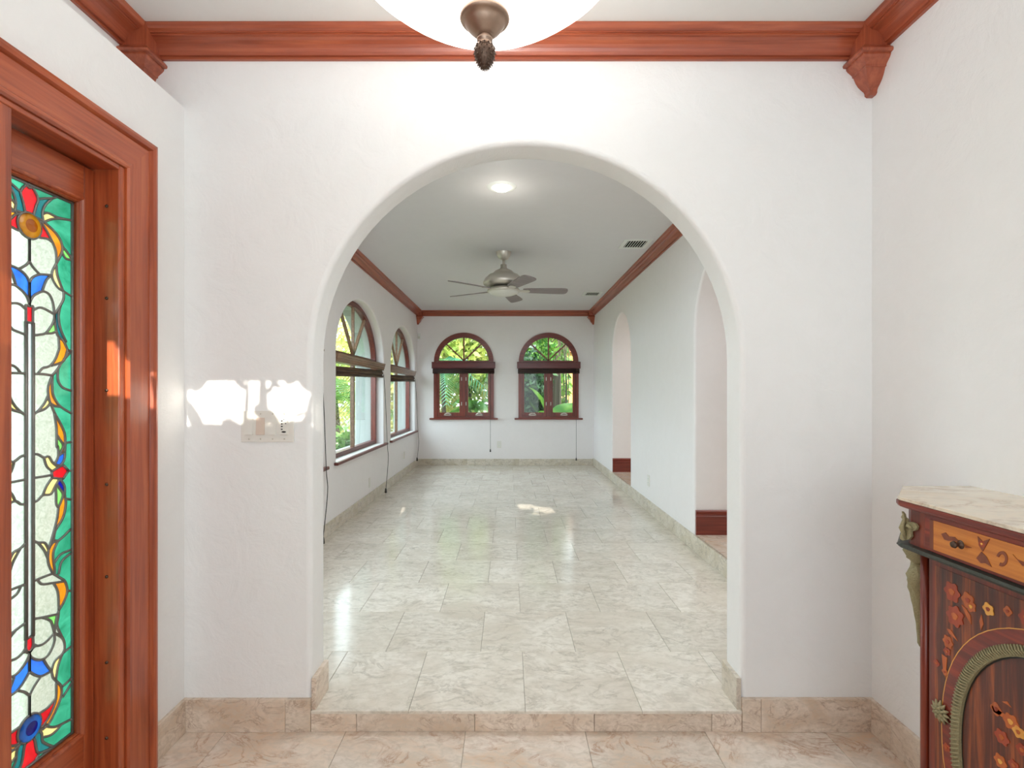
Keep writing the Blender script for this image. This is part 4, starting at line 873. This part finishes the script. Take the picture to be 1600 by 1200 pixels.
q = MB(); q.bbox(sx0, sx1, YF - .007, YF + .001, sz0, sz1, b=.002); q.obj('plate', PLAST, sw)
for i, (a, b, m) in enumerate(((384.5, 397, PLAST), (402, 415, PLASTB), (422, 433, PLAST), (439.5, 451.5, PLAST))):
    xa, zb_ = wxz(a, 652.5); xb, za = wxz(b, 679.3); q = MB()
    q.prism([(YF - .007, za), (YF - .012 - (.002 if i < 3 else 0), za + .001), (YF - .0085 - (.0 if i < 3 else .0035), zb_), (YF - .006, zb_)], lambda u, w, k: (k, u, w), xa, xb)
    o = q.obj(('rocker_switch', 'rocker_switch', 'rocker_switch', 'timer_keypad')[i], m, sw, **({'label': 'beige rocker switch'} if i == 1 else {}))
    for zz in (646.5, 685.5):
        xs_, zs_ = wxz((a + b) / 2, zz); q = MB(); q.lathe([(.0001, -.0015), (.003, -.001), (.0032, 0)], (xs_, YF - .007, zs_), 10, axis='y'); q.obj('screw', NICK, sw)
    if i == 3:
        for (px, py, rx, rz) in ((445.5, 655, .002, .002), (442.5, 657.5, .004, .0025), (442.5, 662, .004, .0025), (442.5, 666, .004, .0025), (442.5, 670.5, .004, .0025), (448.5, 661.5, .0025, .002), (445.5, 674.5, .009, .0035)):
            xs_, zs_ = wxz(px, py); q = MB(); q.prism([(xs_ + rx * cos(t_), zs_ + rz * sin(t_)) for t_ in [2 * pi * k / 14 for k in range(14)]], lambda u, w, k: (u, YF - .0125 - k, w), 0, .001); q.obj('timer_button', DARK, o)
def outlet(name, fn, u, w, hu, hw_, label, cat, sock=True):
    t = thing(name, fn(u, w - hw_, 0), label, cat)
    q = MB(); fbox(q, fn, u - hu, u + hu, w - hw_, w + hw_, -.007, 0); q.obj('plate', PLAST, t)
    if sock:
        for s in (-1, 1):
            q = MB(); q.prism([(u + .016 * cos(a), w + s * .02 + .013 * sin(a)) for a in [2 * pi * k / 12 for k in range(12)]], fn, -.009, -.007); so_ = q.obj('socket', WHITEP, t)
            for e in (-1, 1): q = MB(); fbox(q, fn, u + e * .006 - .001, u + e * .006 + .001, w + s * .02 - .003, w + s * .02 + .005, -.0095, -.009); q.obj('slot', DARK, so_)
outlet('wall_outlet', farw, (780 - CX) * YB / F, CAMZ - (694.5 - CY) * YB / F, .037, .06, 'white wall outlet between the two far windows near the floor', 'outlet')
o_ = outlet('wall_outlet', rightw, 5.55, CAMZ - .93, .04, .06, 'white wall outlet low on the right sunroom wall', 'outlet')
outlet('blank_plate', leftw, 6.0, CAMZ - 1.03, .028, .055, 'white blank plate below the middle left window', 'wall plate', False)
outlet('blank_plate', leftw, 8.0, CAMZ - .95, .028, .055, 'white blank plate below the farthest left window', 'wall plate', False)
t = thing('motion_sensor', (-1.585, YB, CAMZ + 1.0), 'small white motion sensor high in the far left corner', 'sensor')
q = MB(); q.bbox(-1.605, -1.555, YB - .04, YB, CAMZ + .96, CAMZ + 1.06, b=.008); q.obj('body', WHITEP, t); obox('lens', FROST, t, -1.597, -1.563, YB - .043, YB - .04, CAMZ + .97, CAMZ + 1.005)

# ------------------------------------------------------------------ garden
obox('garden_ground', GRASS, None, -40, 40, -30, 60, -.35, -.12, kind='structure', label='green lawn around the house')
bpy.data.objects['garden_ground'].name = 'ground'
def leaves(n, c, rad, size, m, name, parent, shape=2.2, up=.3, seed=0):
    r_ = np.random.default_rng(seed); q_ = r_.normal(size=(n, 3)); q_ /= np.linalg.norm(q_, axis=1)[:, None]; rad_ = (r_.random(n) ** .45)[:, None]
    P = np.array(c) + q_ * rad_ * np.array(rad)
    d = r_.normal(size=(n, 3)); d[:, 2] -= up; d /= np.linalg.norm(d, axis=1)[:, None]
    w = np.cross(d, r_.normal(size=(n, 3))); w /= np.linalg.norm(w, axis=1)[:, None]
    s = size * (.6 + .8 * r_.random(n))[:, None]; h = s / shape * .5
    V = np.stack([P, P + d * s * .45 + w * h, P + d * s, P + d * s * .45 - w * h], 1).reshape(-1, 3)
    F_ = (np.arange(n)[:, None] * 4 + np.arange(4)[None]).tolist()
    me = bpy.data.meshes.new(name); me.from_pydata(V.tolist(), [], F_); me.materials.append(m)
    return link(name, me, parent)
def tree(name, x, y, h, crown, n, size, m, label, trunk=.12, seed=0, cat='tree', group=None, tm=None, lean=0, cz=None):
    t = thing(name, (x, y, -.12), label, cat, group); cz = cz or h - crown[2]
    if trunk:
        q = MB(); q.tube(catmull([(x, y, -.15), (x + lean * .3, y, cz * .4), (x + lean, y, cz + crown[2] * .3)], 4), [trunk * (1.2 - .5 * i / 8) for i in range(9)], 10); q.obj('trunk', tm or BARK, t)
    leaves(n, (x + lean, y, cz), crown, size, m, 'foliage', t, seed=seed); return t
def palm(x, y, h, n, ln_, m, label, seed=0, trunk=.06, group=None, droop=.9, cat='palm'):
    r_ = random.Random(seed); t = thing('palm', (x, y, -.12), label, cat, group)
    if trunk: q = MB(); q.tube([(x, y, -.15), (x + .05, y, h * .5), (x, y, h)], [trunk * 1.2, trunk, trunk * .8], 10); q.obj('trunk', BARK, t)
    for k in range(n):
        a = 2 * pi * k / n + r_.uniform(-.2, .2); el = r_.uniform(.2, 1.2); q = MB(); P = []
        for i in range(13):
            s = i / 12 * ln_; zz = h + s * sin(el) - droop * (i / 12) ** 2 * ln_ * .9; rr_ = s * cos(el) + .1 * s; P.append(Vector((x + rr_ * cos(a), y + rr_ * sin(a), zz)))
        q.tube(P, [.012 * (1.1 - i / 13) for i in range(13)], 4, cap=False)
        for i in range(1, 13):
            tdir = (P[i] - P[i - 1]).normalized(); sd = tdir.cross(Vector((0, 0, 1))).normalized()
            for sub in (0, .5):
                p = P[i - 1].lerp(P[i], sub)
                for s_ in (-1, 1):
                    L_ = ln_ * .30 * sin(pi * (.12 + .8 * (i + sub) / 13)); e = p + (sd * s_ + tdir * .7).normalized() * L_ - Vector((0, 0, L_ * .35)); w_ = tdir * .018
                    q.add([p - w_, p + w_, e], [(0, 1, 2)])
        me = bpy.data.meshes.new('frond'); me.from_pydata(q.v, [], q.f); me.materials.append(m); link('frond', me, t)
    return t
def bigleaf(x, y, n, size, m, label, seed=0, h0=.2):
    r_ = random.Random(seed); t = thing('broadleaf_plant', (x, y, -.12), label, 'plant')
    for k in range(n):
        a = 2 * pi * k / n + r_.uniform(-.3, .3); el = r_.uniform(.7, 1.35); L_ = size * r_.uniform(.8, 1.2); q = MB(); base = Vector((x, y, h0)); st = []
        V = []; Fc = []
        for i in range(9):
            u = i / 8; rr_ = L_ * u * cos(el) * (1 + .3 * u); zz = L_ * u * sin(el) - .35 * L_ * u * u; c = base + Vector((rr_ * cos(a), rr_ * sin(a), zz)); sd = Vector((-sin(a), cos(a), 0)); w_ = L_ * .17 * (sin(pi * max(0, u - .15) / .85) if u > .15 else .03)
            V += [c - sd * w_ + Vector((0, 0, w_ * .25)), c, c + sd * w_ + Vector((0, 0, w_ * .25))]
        for i in range(8): Fc += [(3 * i, 3 * i + 1, 3 * i + 4, 3 * i + 3), (3 * i + 1, 3 * i + 2, 3 * i + 5, 3 * i + 4)]
        q.add(V, Fc, True); q.add([base + Vector((.012, 0, -h0 - .12)), base + Vector((-.012, 0, -h0 - .12)), base], [(0, 1, 2)])
        me = bpy.data.meshes.new('leaf'); me.from_pydata(q.v, [], q.f); me.materials.append(m); me.polygons.foreach_set('use_smooth', [True] * len(me.polygons)); link('leaf', me, t)
    return t
# beyond the far wall
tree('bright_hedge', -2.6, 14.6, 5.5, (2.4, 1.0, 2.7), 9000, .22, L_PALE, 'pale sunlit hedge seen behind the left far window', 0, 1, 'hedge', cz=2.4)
tree('bushy_tree', -1.0, 13.4, 4.4, (1.5, .8, 1.7), 3000, .2, L_BRIGHT, 'yellow-green bushy tree outside the left far window', .05, 2)
palm(-1.55, 12.0, 1.9, 13, 1.5, L_BLUE, 'blue-green palm outside the left far window', 3, .05)
palm(-.75, 11.6, 1.0, 12, 1.0, L_MID, 'low feathery palm outside the left far window', 4, .03)
tree('slim_tree', -.42, 11.8, 4.8, (1.2, .7, .9), 900, .16, L_MID, 'slim-trunked tree in the right casement of the left far window', .055, 5, lean=.04)
bigleaf(-1.2, 10.5, 7, 1.3, L_YEL, 'yellow-green broadleaf plant low outside the left far window', 6)
tree('dark_hedge', .75, 15.2, 4.6, (1.05, .9, 2.6), 7000, .2, L_MID, 'green hedge seen behind the right far window', 0, 7, 'hedge', cz=2.1)
t = tree('banyan_tree', 1.15, 13.0, 6.0, (1.6, 1.2, 1.3), 3500, .16, L_DARK, 'dark banyan tree with hanging roots outside the right far window', .17, 8)
rr = random.Random(9)
for k in range(18):
    a = rr.uniform(0, 6.28); r0 = rr.uniform(.2, .5); x, y = 1.1 + r0 * cos(a), 12.7 + r0 * sin(a) * .5
    q = MB(); q.tube(catmull([(x + rr.uniform(-.35, .35), y, 4.6), (x + rr.uniform(-.15, .15), y, 3.2), (x, y, 1.6), (x * .9 + .1, y, -.12)], 4), rr.uniform(.006, .016), 6); q.obj('hanging_root', BARKP, t)
tree('dark_shrub', .35, 11.3, 2.4, (.6, .5, .9), 2600, .13, L_DARK, 'dark shrub in the left casement of the right far window', .03, 10, 'shrub')
tree('green_shrub', .5, 12.4, 3.6, (.7, .6, 1.1), 1800, .15, L_MID, 'green leafy shrub behind the dark shrub at the right far window', .04, 12, 'shrub')
bigleaf(1.02, 10.9, 9, 1.75, L_MID, 'banana-like plant in the right casement of the right far window', 11)
bigleaf(1.6, 12.2, 8, .9, L_BLUE, 'bluish broadleaf plant at the right edge of the right far window', 13)
b = thing('building', (4.6, 17, -.12), 'ochre stucco house with clay tile roof beyond the garden', 'building')
q = MB(); q.box(1.85, 9, 16.5, 22, -.12, 2.7); q.obj('wall', STUCCO, b)
q = MB(); q.prism([(16.2, 2.65), (22.4, 2.65), (19.3, 4.3)], lambda u, w, k: (k, u, w), 1.6, 9.3); rf_ = q.obj('roof', TILEC, b)
q = MB(); [q.tube([(1.65 + .2 * i, 16.2, 2.70), (1.65 + .2 * i, 19.3, 4.35)], .07, 6) for i in range(39)]; q.obj('roof_tiles', TILEC, rf_, kind='stuff')
# beyond the left windows
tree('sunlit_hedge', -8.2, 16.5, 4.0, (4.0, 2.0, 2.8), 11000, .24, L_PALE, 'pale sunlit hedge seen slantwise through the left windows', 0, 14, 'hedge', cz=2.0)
palm(-3.75, 11.2, 1.25, 14, 1.7, L_MID, 'green feathery palm outside the middle left window', 15, .06)
palm(-4.6, 13.6, 2.1, 14, 1.9, L_BRIGHT, 'bright palm farther out beyond the left windows', 16, .07)
tree('leafy_bush', -3.1, 8.6, .9, (.7, .9, .7), 3000, .13, L_MID, 'low leafy bush below the middle left window', .03, 17, 'shrub', cz=.15)
tree('round_bush', -4.6, 9.6, 2.0, (.9, .9, .9), 3200, .14, L_DARK, 'round dark bush left of the feathery palm', .04, 18, 'shrub')
# beyond the stained glass
tree('garden_hedge', -4.4, 2.8, 2.4, (1.0, 2.8, 1.3), 7000, .15, L_MID, 'green hedge behind the stained glass door', 0, 19, 'hedge', cz=.8)
# unseen leaves added outside the rear openings, shaped to cut the sun patches
cl = thing('sun_mask_leaves', (0, YREAR - .2, 2.2), 'unseen leaves added outside the rear openings to shape the sun patches', 'plant')
VY = YREAR - .17
def vleaf(x, y, lx, ly, ang, w=YF):
    X = (x - CX) * w / F; Z = CAMZ - (y - CY) * w / F; k = (VY - w) / SUN_DIR.y; X += SUN_DIR.x * k; Z += SUN_DIR.z * k
    a = lx * w / F / 2; b = ly * w / F / 2; c, s_ = cos(R(ang)), sin(R(ang)); P = []
    for i in range(20):
        t = 2 * pi * i / 20; u = a * cos(t); v = b * sin(t) * (1 - .35 * cos(t)); P.append((X + u * c - v * s_, Z + u * s_ + v * c))
    yy = VY + random.uniform(-.02, .02); q = MB(); q.prism(P, lambda u, v, d: (u, yy + d + .15 * (v - Z), v), 0, .001); q.obj('leaf', L_MID, cl)
for a in ((411, 618, 90, 15, 92), (385.5, 628, 90, 8, 88), (352, 583, 90, 10, -6), (312, 600, 36, 18, 35), (377, 600, 26, 12, -45), (432, 602, 22, 9, -30), (455, 597, 20, 8, 10), (481, 655, 26, 16, 60), (470, 648, 24, 6, 20), (302, 650, 70, 20, 118), (325, 672, 90, 20, 5), (300, 590, 60, 22, 18), (405, 588, 60, 18, -12), (446, 591, 60, 9, 4), (482, 600, 44, 26, -50), (368, 669, 50, 14, -20),
          (485, 628, 60, 9, 80), (418, 650, 52, 22, -35), (460, 668, 56, 16, 10), (424, 606, 24, 8, 60), (350, 648, 44, 3, -18), (440, 640, 40, 4, -30), (400, 668, 46, 26, 0), (288, 604, 22, 20, 0), (505, 612, 40, 16, -30), (515, 660, 40, 14, -25)):
    vleaf(*a)
for a in ((1000, 655, 110, 44, 12), (1105, 600, 120, 40, -16), (1050, 632, 16, 20, 0), (1120, 660, 50, 16, 10), (1000, 592, 30, 16, 0), (1075, 655, 40, 14, -8)): vleaf(*a)
q = MB(); q.tube(catmull([(-1.3, VY - .02, 2.3), (-.9, VY - .02, 2.47), (-.4, VY - .02, 2.46), (.5, VY - .02, 2.48), (1.3, VY - .02, 2.47)], 5), .008, 6); q.tube([(-1.3, VY - .02, -.15), (-1.32, VY - .02, 1.2), (-1.3, VY - .02, 2.3)], .012, 6); q.obj('stem', BARK, cl)
